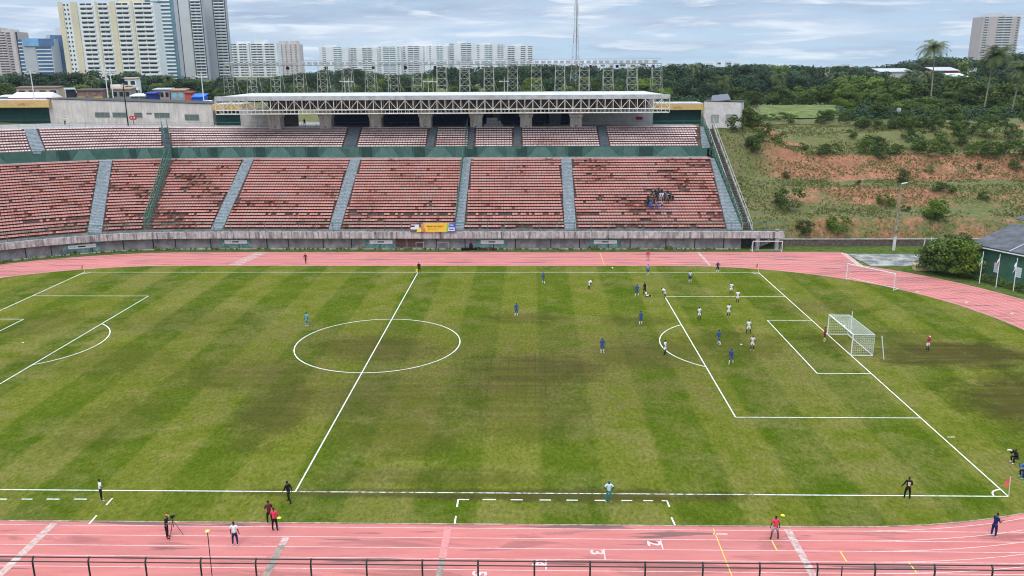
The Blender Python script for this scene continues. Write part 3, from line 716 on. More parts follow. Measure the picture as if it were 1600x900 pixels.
roof = thing('canopy', 'long flat white canopy on a lattice truss over the upper tier', 'canopy', (0, 80, 22))
xl, xr = -45.7, 44.9; ZF, ZB = 25.35, 25.75
mb = MB(); mb.add([(xl, 77, ZF), (xr, 77, ZF), (41.6, 92, ZB), (-43, 92, ZB), (xl, 77, ZF-.1), (xr, 77, ZF-.1), (41.6, 92, ZB-.1), (-43, 92, ZB-.1)], [(0, 1, 2, 3), (7, 6, 5, 4), (1, 5, 6, 2), (3, 7, 4, 0), (2, 6, 7, 3)])
mb.build('roof_sheet', mat('roof_white', (.60, .59, .57), .7, .08, .5, (.45, .44, .42)), roof)
mb = MB(); mb.box(xl, xr, 76.9, 77.1, 24.65, 25.5); mb.box(xl-.1, xl+.1, 77.1, 80, 24.65, 25.45); mb.box(xr-.1, xr+.1, 77.1, 80, 24.65, 25.45)
mb.build('fascia', greyroof, roof)
n = 57; zt, zm, zb = 24.6, 22.75, 22.0
mb = MB()
for yy in (77.0, 79.6):
    for z in (zm, zb) if yy < 78 else (zt, zb): mb.bar((xl, yy, z), (xr, yy, z), .115 if yy < 78 else .07, 5)
mb.build('truss_chords', steelw, roof)
mb = MB()
for i in range(n+1):
    x = xl+(xr-xl)*i/n
    mb.bar((x, 77, zb), (x, 77, zt), .085, 5)
    mb.bar((x, 77, zb), (x, 79.6, zb), .035, 4); mb.bar((x, 79.6, zb), (x, 79.6, zt), .03, 4)
    if i < n:
        xm = x+(xr-xl)/n/2
        mb.bar((xm, 77, zb), (xm, 77, zm), .06, 4)
        x2 = x+(xr-xl)/n
        if i % 2: mb.bar((x, 77, zm), (x2, 77, zt), .055, 4)
        else: mb.bar((x, 77, zt), (x2, 77, zm), .055, 4)
        if i % 3 == 0: mb.bar((x, 79.6, zb), (x2, 79.6, zt), .03, 4)
mb.build('truss_lattice', steelw, roof)
mb = MB()
for i in range(0, n+1, 4):
    x = xl+(xr-xl)*i/n; mb.bar((x, 79.6, zb), (x, 90, 24.9), .06, 4); mb.bar((x, 77, zt), (x, 91, 25.3), .07, 4)
mb.build('roof_beams', mat('beam_grey', (.25, .235, .22), .7, .1), roof)
# the dark underside seen through the truss
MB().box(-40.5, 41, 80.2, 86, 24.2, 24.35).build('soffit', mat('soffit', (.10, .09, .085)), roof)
MB().box(-36, 41, 80.0, 80.2, 22.75, 24.3).build('shade_panel', mat('shade_panel_brown', (.10, .085, .078), .9, .15, 1), roof)  # added dark panel standing in for the shade behind the truss
# floodlight rig
rig = thing('floodlight_rig', 'row of floodlights on a catwalk held up by steel lattice towers on the canopy roof', 'floodlights', (0, 91, 25.7))
YR = 91
def lattice(x, w_, z0, z1):
    mb = MB(); n = 4
    for yy in (YR-.9, YR+.9):
        for sx in (-1, 1): mb.bar((x+sx*w_*.55, yy+(1.1 if yy > YR else -.3), z0), (x+sx*w_/2, yy*.5+YR*.5, z1), .042, 4)
    mb.bar((x+w_/2, YR, z0+2.6), (x+w_/2+.9, YR+2.5, z0), .03, 4)
    for k in range(n):
        za, zb_ = z0+(z1-z0)*k/n, z0+(z1-z0)*(k+1)/n
        mb.bar((x-w_/2, YR-.5, za), (x+w_/2, YR-.5, zb_), .022, 4); mb.bar((x+w_/2, YR-.5, za), (x-w_/2, YR-.5, zb_), .022, 4); mb.bar((x-w_/2, YR-.5, zb_), (x+w_/2, YR-.5, zb_), .03, 4)
    mb.build('lattice_tower', mat('rig_steel', (.46, .45, .38), .6, .1, 2, (.34, .30, .25)), rig)
for px in (359, 395, 432, 468, 505, 543, 579, 615, 652, 690, 726, 764, 801, 838, 875, 913, 950, 988, 1026):
    lattice(at(px, 120, YR).x, 1.95, 25.7, 31.5)
xa, xb = at(350, 100, YR).x, at(1034, 100, YR).x
mb = MB(); mb.bar((xa, YR, 31.45), (xb, YR, 31.45), .08, 5); mb.bar((xa, YR+1, 31.45), (xb, YR+1, 31.45), .06, 4); mb.build('catwalk', mat('catwalk_grey', (.33, .32, .3), .7, .1), rig)
mb = MB(); mb.bar((xa, YR+1, 32.45), (xb, YR+1, 32.45), .04, 4)
x = xa
while x < xb: mb.bar((x, YR+1, 31.4), (x, YR+1, 32.45), .028, 4); x += 2.65
mb.build('guard_rail', MATS['catwalk_grey'], rig)
lamp = MB(); lamp.add([(-.42, -.35, .1), (.42, -.35, .1), (.36, .3, .15), (-.36, .3, .15), (-.42, -.55, .62), (.42, -.55, .62), (.3, .25, .72), (-.3, .25, .72)], [(0, 3, 2, 1), (4, 5, 6, 7), (0, 1, 5, 4), (1, 2, 6, 5), (2, 3, 7, 6), (3, 0, 4, 7)])
lme = lamp.mesh('floodlight', [mat('lamp_housing', (.40, .40, .40), .5, .1)])
random.seed(3); x = xa+.6; i = 0
while x < xb-.5:
    put('floodlight', lme, rig, (x, YR-.2-91, 31.5-25.7), random.uniform(-.15, .15)); i += 1
    x += 1.32 if i % 6 else 1.7
for px in (450, 510, 584, 634, 680, 922, 964, 1020):
    p = at(px, 104, YR); MB().box(p.x-.3, p.x+.3, YR-.5, YR-.1, 30.6, 31.2).build('control_box', blackm, rig)

# rooms and kiosks on the concourse ----------------------------------------
def kiosk(px0, px1, Y, zb, ztop, zf, label, d=8):
    x0, x1 = at(px0, 180, Y).x, at(px1, 180, Y).x; root = thing('kiosk', label, 'building', (x0, Y, zb), 0, 'yellow banded kiosks on the concourse')
    MB().box(x0, x1, Y, Y+d, zf, ztop).build('fascia_band', yellow, root)
    MB().box(x0-.1, x1+.1, Y+.4, Y+d+.2, ztop, ztop+.15).build('roof', greyroof, root)
    MB().box(x0+.1, x1-.1, Y+1.2, Y+d, zb, zf).build('shutter_wall', darkgreen, root)
    mb = MB(); mb.bar((x0, Y-.5, zb+.8), (x1, Y-.5, zb+.8), .04, 4); mb.bar((x0, Y-.5, zb), (x0, Y-.5, zb+.8), .04, 4); mb.bar((x1, Y-.5, zb), (x1, Y-.5, zb+.8), .04, 4); mb.build('handrail', greenrail, root)
    return root, x0, x1
k1, a, b = kiosk(1021, 1098, 90, 18.75, 23.1, 21.85, 'kiosk with yellow fascia and dark green wall at the right end of the concourse')
text_obj('fascia_lettering', 'LAPEL I', .62, (at(1060, 167, 89.97).x, 89.97, 22.3), (PI/2, 0, 0), mat('letter_red', (.42, .12, .06)), k1)
k2, a, b = kiosk(333, 378, 92, 18.75, 23.3, 22.1, 'kiosk with yellow fascia half hidden behind the left end of the canopy truss')
k3, a, b = kiosk(-70, 79, 104, 18.75, 24.0, 22.4, 'long kiosk with weathered yellow fascia and dark green wall at the far left')
text_obj('fascia_lettering', 'LAPEL II', .8, (at(36, 162, 103.97).x, 103.97, 23.1), (PI/2, 0, 0), MATS['letter_red'], k3)
# grey concrete building at the left, its face runs obliquely
def obl(name, label, A, B, zb, zA, zB, depth, m, wins, cat='building', roofm=None, group=None, zbB=None):
    A, B = Vector(A), Vector(B); d = B-A; n = Vector((-d.y, d.x)).normalized()*depth
    if n.y < 0: n = -n
    root = thing(name, label, cat, (A.x, A.y, zb), math.atan2(0, 1), group)
    P = [A, B, B+n, A+n]; zt_ = [zA, zB, zB, zA]
    MB().add([(p.x, p.y, zb) for p in P]+[(p.x, p.y, z) for p, z in zip(P, zt_)], [(0, 1, 5, 4), (1, 2, 6, 5), (2, 3, 7, 6), (3, 0, 4, 7), (4, 5, 6, 7)]).build('wall', m, root)
    o = .15; u = d.normalized()*o
    MB().add([(p.x, p.y, z+.002) for p, z in zip([A-u, B+u, B+u+n, A-u+n], zt_)]+[(p.x, p.y, z+.16) for p, z in zip([A-u-n*.02, B+u-n*.02, B+u+n, A-u+n], zt_)], [(0, 1, 5, 4), (1, 2, 6, 5), (3, 0, 4, 7), (4, 5, 6, 7), (0, 3, 2, 1)]).build('roof', roofm or mat('roof_edge', (.08, .075, .07), .9, .2), root)
    for f0, f1, z0, z1, gm in wins:
        a = A+d*f0-n.normalized()*.03; e = d*(f1-f0)
        w_ = MB().frame((a.x, a.y, z0), (e.x, e.y, 0), tuple((n.normalized()*.06).to_3d()), (0, 0, z1-z0)).build('window', gm, root)
        k = max(1, int(e.length/1.0)); mb = MB()
        for i in range(k+1):
            q = a+e*(i/k)-n.normalized()*.02; mb.bar((q.x, q.y, z0), (q.x, q.y, z1), .04, 4)
        mb.bar((a.x, a.y-.02, z0), (a.x+e.x, a.y+e.y-.02, z0), .05, 4); mb.bar((a.x, a.y-.02, z1), (a.x+e.x, a.y+e.y-.02, z1), .05, 4)
        mb.build('frame', mat('win_frame', (.28, .30, .27), .7, .1), w_)
    return root
A_, B_ = at(79, 188, 105), at(334, 193, 95.5)
wm = mat('mesh_window', (.13, .165, .14), .6, .3, 6)
g1 = obl('service_building', 'long pale stained concrete building with low green windows left of the canopy', (A_.x, A_.y), (B_.x, B_.y), 18.5, at(79, 155, 105).z, at(334, 163, 95.5).z, 10, plaster,
    [((px0-79)/255, (px1-79)/255, z0, z1, wm) for px0, px1, z0, z1 in ((153, 176, 20.2, 21.3), (181, 202, 20.2, 21.3), (215, 227, 20.2, 21.3), (246, 269, 20.2, 21.3), (234, 242, 21.0, 21.3), (292, 313, 19.7, 21.0))])
p = at(207.5, 182, 97.5); k = thing('round_sign', 'red round sign on a short post in front of the pale concrete building', 'sign', (p.x, p.y, 18.75))
MB().bar((p.x, p.y, 18.75), (p.x, p.y, 20), .06).build('post', blackm, k); mb = MB(); mb.ball((p.x-.35, p.y, 20.3), .55, .12, .5); mb.ball((p.x+.35, p.y, 20.3), .55, .12, .5); mb.build('sign_plate', redm, k)
MB().box(p.x-.45, p.x-.15, p.y-.16, p.y-.13, 20.1, 20.5).box(p.x+.2, p.x+.5, p.y-.16, p.y-.13, 20.1, 20.5).build('sign_marks', offwhite, k)
C_, D_ = at(1098.5, 191, 90.5), at(1156, 191, 88)
g2 = obl('service_building', 'small pale plaster building with barred windows at the right end of the grandstand', (C_.x, C_.y), (D_.x, D_.y), 17.6, at(1098, 158.5, 90.5).z, at(1155, 160, 88).z, 7, mat('pale_pink_plaster', (.66, .60, .56), .9, .08, .8, (.5, .43, .38)),
    [(.22, .42, 19.3, 20.8, mat('barred', (.35, .36, .34), .7, .25, 8)), (.62, .9, 19.4, 20.9, MATS['barred'])])
mb = MB(); mb.add([(C_.x+1.5, 91, 23.5), (D_.x-2, 89, 24.0), (D_.x-1, 96, 25.0), (C_.x+3, 97, 24.6), (C_.x+1.5, 91, 23.35), (D_.x-2, 89, 23.85)], [(0, 1, 2, 3), (0, 4, 5, 1)])
mb.build('sheet_roof', mat('dark_sheet', (.13, .14, .16), .5, .15), g2)
heart = thing('heart_sign', 'small dark red sign on the inner wall under the right end of the canopy', 'sign', (at(999, 184, 89.3).x, 89.3, 19.6))
hx = at(999, 184, 89.3).x; mb = MB(); mb.ball((hx-.35, 89.3, 20.2), .5, .1, .35); mb.ball((hx+.35, 89.3, 20.2), .5, .1, .35); mb.build('sign_plate', mat('dark_red', (.30, .02, .03), .6), heart)
# stacked boxes between two columns
bx = thing('box_stack', 'stack of pale boxes between two columns under the canopy', 'boxes', (at(770, 190, 86).x, 86, 18.8))
bm_ = mat('box_cream', (.40, .39, .38), .8, .1)
for (a, b, c) in ((0, 0, 5), (1, .55, 4), (2, .6, 3)):
    for j in range(c):
        x = at(757, 190, 86).x+b*.8+j*.78; MB().box(x, x+.7, 85.6, 86.2, 18.8+a*.62, 19.36+a*.62).build('box', bm_, bx)

# ------------------------------------------------------------------ towers and far buildings
def tower(name, label, px0, px1, pyt, Y, wall, cols, floor=2.9, depth=18, rot=0, top=None, zb=16, group=None, limit=100, crown=None, glassm=None, ph=1.35):
    """cols: list of (f0, f1, kind, material) along the face; kinds wall, balcony, window, glassband"""
    a, b = at(px0, 110, Y), at(px1, 110, Y); zt = at((px0+px1)/2, pyt, Y).z; W_ = b.x-a.x; hgt = zt-zb
    root = thing(name, label, 'building', (a.x, Y, zb), rot, group); ORG[root.name] = Vector((0, 0, 0))
    MB().box(0, W_, 0, depth, 0, hgt).build('wall', wall, root)
    nf = int(hgt/floor); zs = hgt-nf*floor; rooms = 0; extra = {}
    for f0, f1, kind, m in cols:
        x0, x1 = W_*f0, W_*f1; w_ = x1-x0
        if kind == 'wall':
            MB().box(x0, x1, -.5, .3, 0, hgt+.6).build('pier', m, root)
        elif kind == 'strip':
            MB().box(x0, x1, -.05, .3, 0, hgt).build('glass_strip', m, root)
        else:
            if kind == 'balcony':
                pane = MB().box(0, w_*.44, -.03, .25, ph, floor-.4).box(w_*.5, w_*.93, -.03, .25, ph, floor-.4); 
                mes = [('window', pane.mesh('window', [glassm or glass])), ('balcony', MB().box(-.15, w_+.15, -.8, 0, 0, ph).mesh('balcony', [m]))]
            elif kind == 'band':
                mes = [('window', MB().box(0, w_, -.04, .2, .9, floor-.15).mesh('window', [glassm or glass])), ('spandrel', MB().box(0, w_, -.35, .1, -.15, .9).mesh('spandrel', [m]))]
            else:
                mes = [('window', MB().box(w_*.1, w_*.9, -.05, .2, 1.0, 2.2).mesh('window', [glassm or glass]))]
            for k in range(nf):
                z = zs+k*floor
                if z+zb < 22: continue
                for nm, me in mes:
                    key = nm; c = extra.setdefault(key, [0, MB(), me])
                    c[0] += 1
                    if c[0] <= limit: put(nm, me, root, (x0, 0, z))
                    else:
                        c[1].add([(v.co.x+x0, v.co.y, v.co.z+z) for v in me.vertices], [tuple(p.vertices) for p in me.polygons])
    for nm, (c, mb, me) in extra.items():
        if c > limit: tag(mb.build(nm, me.materials[0], root), kind='stuff')
    for (f0, f1, hh, m) in (crown or []):
        MB().box(W_*f0, W_*f1, 1.5, depth-2, hgt, hgt+hh).build('roof_block', m, root)
    return root
twhite = mat('tower_white', (.74, .74, .72), .8, .05, .1)
tcream = mat('tower_cream', (.66, .57, .40), .8, .06, .1)
tbeige = mat('tower_beige', (.56, .49, .45), .8, .06, .1)
tgrey = mat('tower_grey', (.44, .44, .455), .8, .05, .1)
tlight = mat('tower_light', (.58, .57, .55), .8, .05, .1)
tpink = mat('tower_pinkish', (.46, .37, .35), .8, .06, .1)
winsoft = mat('window_soft', (.05, .07, .085), .3, .3, .3); winblue = mat('window_blue', (.03, .10, .20), .2, .2, .1, spec=.7)
winteal = mat('window_teal', (.09, .20, .25), .2, .3, .1, spec=.6); winshade = mat('window_shade', (.035, .035, .04), .4, .3, .3)
glb = mat('glass_blue', (.035, .11, .24), .12, .3, .06, spec=.8); gll = mat('glass_light', (.16, .36, .60), .15, .2, .05, spec=.8)
tower('apartment_tower', 'pinkish beige apartment tower at the left edge of the skyline', -22, 37, 50, 880, tpink, [(.05, .2, 'window', 0), (.30, .42, 'wall', tbeige), (.42, .66, 'balcony', tbeige), (.68, .8, 'window', 0), (.8, .9, 'wall', tbeige), (.93, .98, 'strip', winshade)], 2.9, 20, glassm=winshade,
      crown=[(.2, .5, 5, tbeige), (.55, .8, 3, tbeige)])
tower('office_block', 'blue glass office block with white floor bands and a light grey core', 35, 86, 61, 800, tgrey, [(.0, .12, 'band', twhite), (.14, .5, 'wall', tgrey), (.52, .97, 'band', twhite)], 3.7, 24, glassm=glb)
tw = at(36, 61, 799)
og = thing('office_block', 'dark blue glass office slab with a pale grey top, beside the cream tower', 'building', (0, 0, 0))
a, b, c = at(76, 58, 815), at(108, 58, 815), at(65, 45, 812); ztop = at(90, 55, 815).z
MB().box(a.x, b.x, 815, 835, 16, ztop).build('glass_wall', glb, og); MB().box(c.x, b.x+2, 838, 850, 16, at(80, 44, 838).z).build('grey_core', tlight, og)
MB().box(a.x-2.5, a.x+2, 814, 836, 16, ztop+.5).build('edge_pier', tgrey, og)
MB().box(tw.x-.3, at(60, 61, 799).x, 798.2, 799.4, at(36, 72, 799).z, at(36, 60, 799).z).build('glass_crown', gll, og)
MB().box(at(60.2, 61, 799).x, at(83, 61, 799).x, 798.2, 799.4, at(36, 72, 799).z, at(36, 60.5, 799).z).build('glass_crown', glb, og)
tower('apartment_tower', 'large white and cream slab tower with many identical balcony rows', 105, 251, 4, 470, twhite,
      [(.0, .05, 'wall', tcream), (.055, .075, 'window', 0), (.09, .11, 'window', 0), (.13, .20, 'wall', tcream), (.23, .36, 'balcony', twhite), (.39, .41, 'wall', tcream), (.42, .52, 'balcony', twhite), (.54, .60, 'wall', tcream), (.61, .74, 'balcony', twhite), (.76, .785, 'wall', tcream), (.80, .985, 'balcony', twhite)], 2.9, 11, glassm=winshade, crown=[(.62, .85, 7, tcream)])
tower('apartment_tower', 'teal tinted tower with wavy balcony bands just behind the cream slab tower', 196, 278, -16, 640, winteal,
      [(.0, .45, 'band', tlight), (.62, .78, 'band', twhite), (.80, .98, 'balcony', twhite)], 3.1, 6, glassm=winteal)
tower('apartment_tower', 'tall light grey tower with blank wall and black banded bay, left of its twin', 278, 325, -18, 700, tgrey,
      [(.0, .22, 'wall', tgrey), (.225, .25, 'strip', blackm), (.25, .58, 'wall', tlight), (.6, .62, 'strip', blackm), (.64, .96, 'balcony', twhite), (.975, .995, 'strip', blackm)], 2.75, 6, ph=1.0)
tower('apartment_tower', 'tall grey tower with black banded window bay, standing right of its twin', 328, 361, -24, 720, tgrey,
      [(.0, .4, 'wall', tgrey), (.42, .45, 'strip', blackm), (.47, .95, 'balcony', twhite), (.965, .995, 'strip', blackm)], 2.75, 6, ph=1.0)
tower('apartment_tower', 'white banded apartment block between the grey twin towers and the beige one', 358, 435, 68, 930, twhite,
      [(.03, .2, 'balcony', twhite), (.24, .4, 'balcony', twhite), (.44, .46, 'wall', tgrey), (.48, .72, 'balcony', twhite), (.76, .96, 'balcony', twhite)], 3.0, 18, crown=[(.2, .4, 3, twhite), (.55, .75, 5, twhite)], glassm=winshade)
tower('apartment_tower', 'beige tower with two rounded roof tanks right of the white banded block', 433, 470, 69, 990, tbeige,
      [(.04, .1, 'strip', winshade), (.22, .3, 'window', 0), (.4, .48, 'window', 0), (.6, .68, 'window', 0), (.8, .9, 'window', 0)], 2.9, 18, glassm=winsoft, crown=[(.15, .42, 4, tbeige), (.6, .88, 4, tbeige)])
cluster = [('leftmost', 500, 545, 73.5, [(.1, .25, 'window', 0), (.5, .8, 'balcony', twhite)]), ('second from the left', 545, 590, 74.5, [(.1, .3, 'balcony', twhite), (.5, .85, 'balcony', twhite)]),
    ('third from the left', 589, 627, 72.5, [(.1, .2, 'window', 0), (.28, .82, 'balcony', twhite), (.86, .96, 'window', 0)]), ('middle left', 628, 662, 72, [(.08, .2, 'window', 0), (.3, .85, 'balcony', twhite)]),
    ('middle right', 666, 700, 71.5, [(.15, .25, 'window', 0), (.5, .8, 'balcony', twhite)]), ('third from the right', 698, 740, 67.5, [(.1, .3, 'window', 0), (.55, .95, 'balcony', twhite)]),
    ('second from the right', 740, 790, 69.5, [(.1, .2, 'window', 0), (.35, .6, 'balcony', twhite), (.75, .95, 'balcony', twhite)]), ('rightmost', 789, 834, 72, [(.1, .35, 'balcony', twhite), (.55, .72, 'balcony', twhite), (.8, .95, 'balcony', twhite)])]
random.seed(5)
for i, (w_, p0, p1, pt, cc) in enumerate(cluster):
    tower('apartment_tower', f'white apartment tower, {w_} of the distant white row behind the canopy', p0, p1, pt, 1250+random.uniform(-40, 60), mat('cluster_white', (.70, .69, .68), .8, .05, .1), cc, 3.0, 22, glassm=winsoft if i % 2 else winteal,
          crown=[(.2+.1*(i % 3), .5+.1*(i % 3), 4, twhite)], group='distant white tower row')
tower('apartment_tower', 'pinkish grey tower with blue banded balconies above the palms at the right', 1525, 1583, 26, 950, mat('tower_brownish', (.47, .40, .38), .8, .05, .1),
      [(.06, .16, 'balcony', tlight), (.4, .8, 'balcony', tlight), (.9, .98, 'window', 0)], 2.9, 24, glassm=winsoft, crown=[(.25, .5, 4, tlight), (.6, .95, 3, tlight)])
random.seed(11)
smalls = [(925, 7), (938, 8), (952, 7), (968, 9), (985, 8), (1000, 10), (1044, 8), (1104, 8), (1120, 12), (1134, 11), (1148, 9), (1300, 6), (1318, 7), (1328, 5)]
for i, (px, hgt) in enumerate(smalls):
    wpx = random.uniform(6, 12); pos = at(px, 104, 1500+random.uniform(-100, 200)); root = thing('far_building', f'tiny pale building low on the horizon above the trees', 'building', (pos.x, pos.y, 14), 0, 'tiny pale buildings on the horizon')
    MB().box(pos.x, pos.x+wpx*1.2, pos.y, pos.y+10, 14, at(px, 107-hgt, pos.y).z).build('wall', random.choice([twhite, tlight, tbeige]), root)
    MB().box(pos.x+1, pos.x+wpx*1.2-1, pos.y-.3, pos.y, at(px, 107-hgt, pos.y).z-6, at(px, 107-hgt, pos.y).z-3).build('window_row', winsoft, root)
# low roofs on the hill at the right
for i, (a, b, c, d, Y, m, lab) in enumerate(((1376, 1425, 110, 119, 330, mat('tin_grey', (.50, .48, .45), .7, .1, .5), 'long low building with grey tin roof on the wooded hill'),
    (1434, 1472, 101, 110, 360, twhite, 'small white building on the wooded hill left of the red one'),
    (1461, 1496, 108, 121, 330, mat('shed_red', (.42, .04, .05), .7, .1, .5), 'red walled shed with pale roof among the trees on the hill'),
    (1504, 1526, 101, 113, 360, twhite, 'white cube house behind the palms on the hill'), (1481, 1513, 118, 126, 300, mat('tin_blue', (.55, .66, .74), .5, .08, .5), 'shed with pale blue sheet roof below the red walled shed'))):
    p, q = at(a, c, Y), at(b, d, Y); root = thing('hill_house', lab, 'building', (p.x, Y, q.z))
    MB().box(p.x, q.x, Y, Y+10, q.z-12, p.z-.8).build('wall', m, root)
    MB().add([(p.x-.5, Y-.6, p.z-.9), (q.x+.5, Y-.6, p.z-.9), (q.x+.5, Y+10, p.z+.7), (p.x-.5, Y+10, p.z+.7), (p.x-.5, Y-.6, p.z-.6), (q.x+.5, Y-.6, p.z-.6), (q.x+.5, Y+10, p.z+1), (p.x-.5, Y+10, p.z+1)], [(0, 3, 2, 1), (4, 5, 6, 7), (0, 1, 5, 4), (1, 2, 6, 5), (3, 0, 4, 7)]).build('roof', greyroof if i != 4 else m, root)
# radio mast
RY = 330; rx = at(899, 110, RY).x; rt = at(899, -12, RY).z
mast = thing('radio_mast', 'slender red and white lattice telecom mast rising behind the canopy', 'mast', (rx, RY, 17))
mw, mr = mat('mast_white', (.50, .50, .52), .5, .1, 3), mat('mast_red', (.38, .17, .15), .5, .1, 3)
zz = 17.0; hh = rt-17; k = 0; mwid = lambda z: 2.6*(1-(z-17)/hh)**1.6+.45
while zz < rt:
    z2 = min(rt, zz+3.2+.0*k); a, b = mwid(zz), mwid(z2); mb = MB(); q = [(-1, -1), (1, -1), (1, 1), (-1, 1)]
    for i in range(4):
        (sx, sy), (tx, ty) = q[i], q[(i+1) % 4]
        mb.bar((rx+sx*a, RY+sy*a, zz), (rx+sx*b, RY+sy*b, z2), .055, 4); mb.bar((rx+sx*a, RY+sy*a, zz), (rx+tx*b, RY+ty*b, z2), .03, 4); mb.bar((rx+tx*a, RY+ty*a, zz), (rx+sx*b, RY+sy*b, z2), .03, 4); mb.bar((rx+sx*b, RY+sy*b, z2), (rx+tx*b, RY+ty*b, z2), .03, 4)
    mb.build('lattice_section', mr if (k//2) % 2 == 0 and zz < 48 else mw, mast); zz = z2; k += 1
MB().bar((rx+.3, RY, 17), (rx+.3, RY, rt), .22, 6).build('cable_ladder', mat('mast_grey', (.22, .23, .25), .6, .1), mast)
mb = MB()
for pz, n_ in ((12, 6), (42, 3), (50, 3), (20, 2)):
    z = at(899, pz, RY).z
    for i in range(n_):
        t = 2*PI*i/n_+.4; MB().bar((rx+1.1*math.cos(t), RY+1.1*math.sin(t), z-1), (rx+1.1*math.cos(t), RY+1.1*math.sin(t), z+1.2), .22, 6).build('antenna', twhite, mast)
mb = MB(); mb.ball((rx+1.3, RY-1, at(899, 38, RY).z), .6, .3, .6); mb.build('dish', twhite, mast)

# street scene behind the concrete building at the left ----------------------
def house(name, label, px0, px1, pyt, Y, m, rm, cat='building', zb=19.5, wins=0, dp=3.5, rh=.35, over=.3, wm_=None, door=False):
    a, b = at(px0, pyt, Y), at(px1, pyt, Y); zt = a.z; root = thing(name, label, cat, (a.x, Y, zb))
    MB().box(a.x, b.x, Y, Y+dp, zb, zt-rh*.6).build('wall', m, root)
    MB().add([(a.x-over, Y-over, zt-rh), (b.x+over, Y-over, zt-rh), (b.x+over, Y+dp, zt), (a.x-over, Y+dp, zt), (a.x-over, Y-over, zt-rh+.25), (b.x+over, Y-over, zt-rh+.25), (b.x+over, Y+dp, zt+.25), (a.x-over, Y+dp, zt+.25)], [(0, 3, 2, 1), (4, 5, 6, 7), (0, 1, 5, 4), (1, 2, 6, 5), (3, 0, 4, 7)]).build('roof', rm, root)
    for i in range(wins):
        f = (i+.5)/wins; x = a.x+(b.x-a.x)*f; w_ = (b.x-a.x)/wins*.3
        MB().box(x-w_, x+w_, Y-.06, Y+.05, zt-rh-2.0, zt-rh-.7).build('window', wm_ or winshade, root)
    return root
tile = mat('old_tile', (.20, .15, .12), .9, .2, 1.5); tarpw = mat('tarp_white', (.74, .72, .70), .6, .06, .5); dkred = mat('stripe_red', (.35, .03, .05), .6)
house('street_house', 'beige house with a row of dark windows behind the striped tent', 25, 90, 136, 168, mat('wall_tan', (.50, .38, .30), .9, .1, 1), tile, wins=4)
a = at(20, 147, 150); b = at(77, 147, 150); tent = thing('market_tent', 'long white tent with a dark red stripe above the kiosk at the far left', 'tent', (a.x, 150, 20))
MB().add([(a.x-1, 149, a.z-1), (b.x+1, 149, a.z-1), (b.x, 152, a.z+.5), (a.x, 152, a.z+.5), (a.x-1, 155, a.z-1), (b.x+1, 155, a.z-1)], [(0, 1, 2, 3), (3, 2, 5, 4), (0, 3, 4), (1, 5, 2)]).build('canopy', tarpw, tent)
MB().box(a.x-1, b.x+1, 148.9, 149.05, a.z-1.7, a.z-1).build('stripe', dkred, tent); MB().box(a.x-1, b.x+1, 148.95, 149.1, a.z-2.7, a.z-1.71).build('counter_panel', tarpw, tent)
for i in range(5): x = a.x+(b.x-a.x)*i/4; MB().bar((x, 149.4, 18), (x, 149.4, a.z-1), .06).build('leg', offwhite, tent)
house('street_stall', 'small white roofed stall at the far left edge of the street', -2, 13, 150, 150, mat('stall_grey', (.3, .29, .27), .9), tarpw, 'stall')
fr_ = thing('goal_frame_shelter', 'dark shelter with a white frame between the house and the brown kiosk', 'shelter', (at(100, 137, 152).x, 152, 20)); a = at(101, 137, 152); b = at(116, 137, 152)
MB().box(a.x+.2, b.x-.2, 152.2, 155, 18, a.z-.4).build('back_wall', mat('shelter_dark', (.03, .035, .05), .8), fr_); mb = MB(); mb.box(a.x-.2, b.x+.2, 151.8, 152.1, a.z-.5, a.z); mb.bar((a.x, 152, 18), (a.x, 152, a.z), .15); mb.bar((b.x, 152, a.z), (b.x+1, 152, a.z-2.6), .12); mb.build('frame', twhite, fr_)
k = house('street_kiosk', 'long brown roofed kiosk with yellow counters behind the concrete building', 119, 160, 140, 150, mat('kiosk_brown', (.20, .12, .10), .9, .2, 1.2, (.35, .22, .18)), mat('roof_brown', (.12, .09, .09), .9), 'kiosk')
for p0, p1 in ((120, 133), (147, 160)): a = at(p0, 151, 149.8); b = at(p1, 154.5, 149.8); MB().box(a.x, b.x, 149.7, 149.9, b.z-.3, a.z).build('counter', mat('counter_yellow', (.62, .42, .06), .7), k)
k = house('street_house', 'grey two storey house with an orange roof behind the lamp posts', 174, 203, 138, 156, mat('house_grey', (.30, .29, .28), .9), orange, wins=3); a = at(172, 132, 158); b = at(188, 137, 158); MB().box(a.x, b.x, 158, 160, b.z, a.z).build('roof_annex', tarpw, k)
house('street_house', 'white washed little house showing between trees behind the tents', 190, 212, 122, 215, twhite, mat('tile_pale', (.4, .3, .25), .9), wins=2)
house('street_stall', 'row of low white awnings right of the grey house', 204, 227, 148, 150, mat('stall_dark', (.12, .15, .15), .9), tarpw, 'stall', rh=.5)
house('street_stall', 'stall with a dark blue tarpaulin roof', 227, 241, 145, 150, mat('stall_blue', (.03, .045, .18), .7), mat('tarp_navy', (.03, .05, .28), .6), 'stall')
house('street_house', 'pinkish grey flat roofed house right of the navy stall', 240, 264, 139, 156, pinkwall, greyroof, wins=3, rh=.3)
house('street_house', 'grey shop with an orange roof and pale blue shutters', 266, 288, 140, 155, mat('shop_grey', (.33, .35, .36), .9), orange, wins=2, wm_=mat('shutter_blue', (.25, .50, .60), .7))
house('street_stall', 'red painted stall between the orange roofed shop and the blue tarpaulin', 288, 298, 144, 151, mat('stall_red', (.55, .10, .06), .7), mat('roof_maroon', (.25, .06, .05), .8), 'stall')
house('street_stall', 'stall under a bright blue tarpaulin near the left end of the canopy', 300, 317, 148, 149, bluetarp, mat('tarp_blue2', (.03, .16, .62), .5), 'stall', rh=.8)
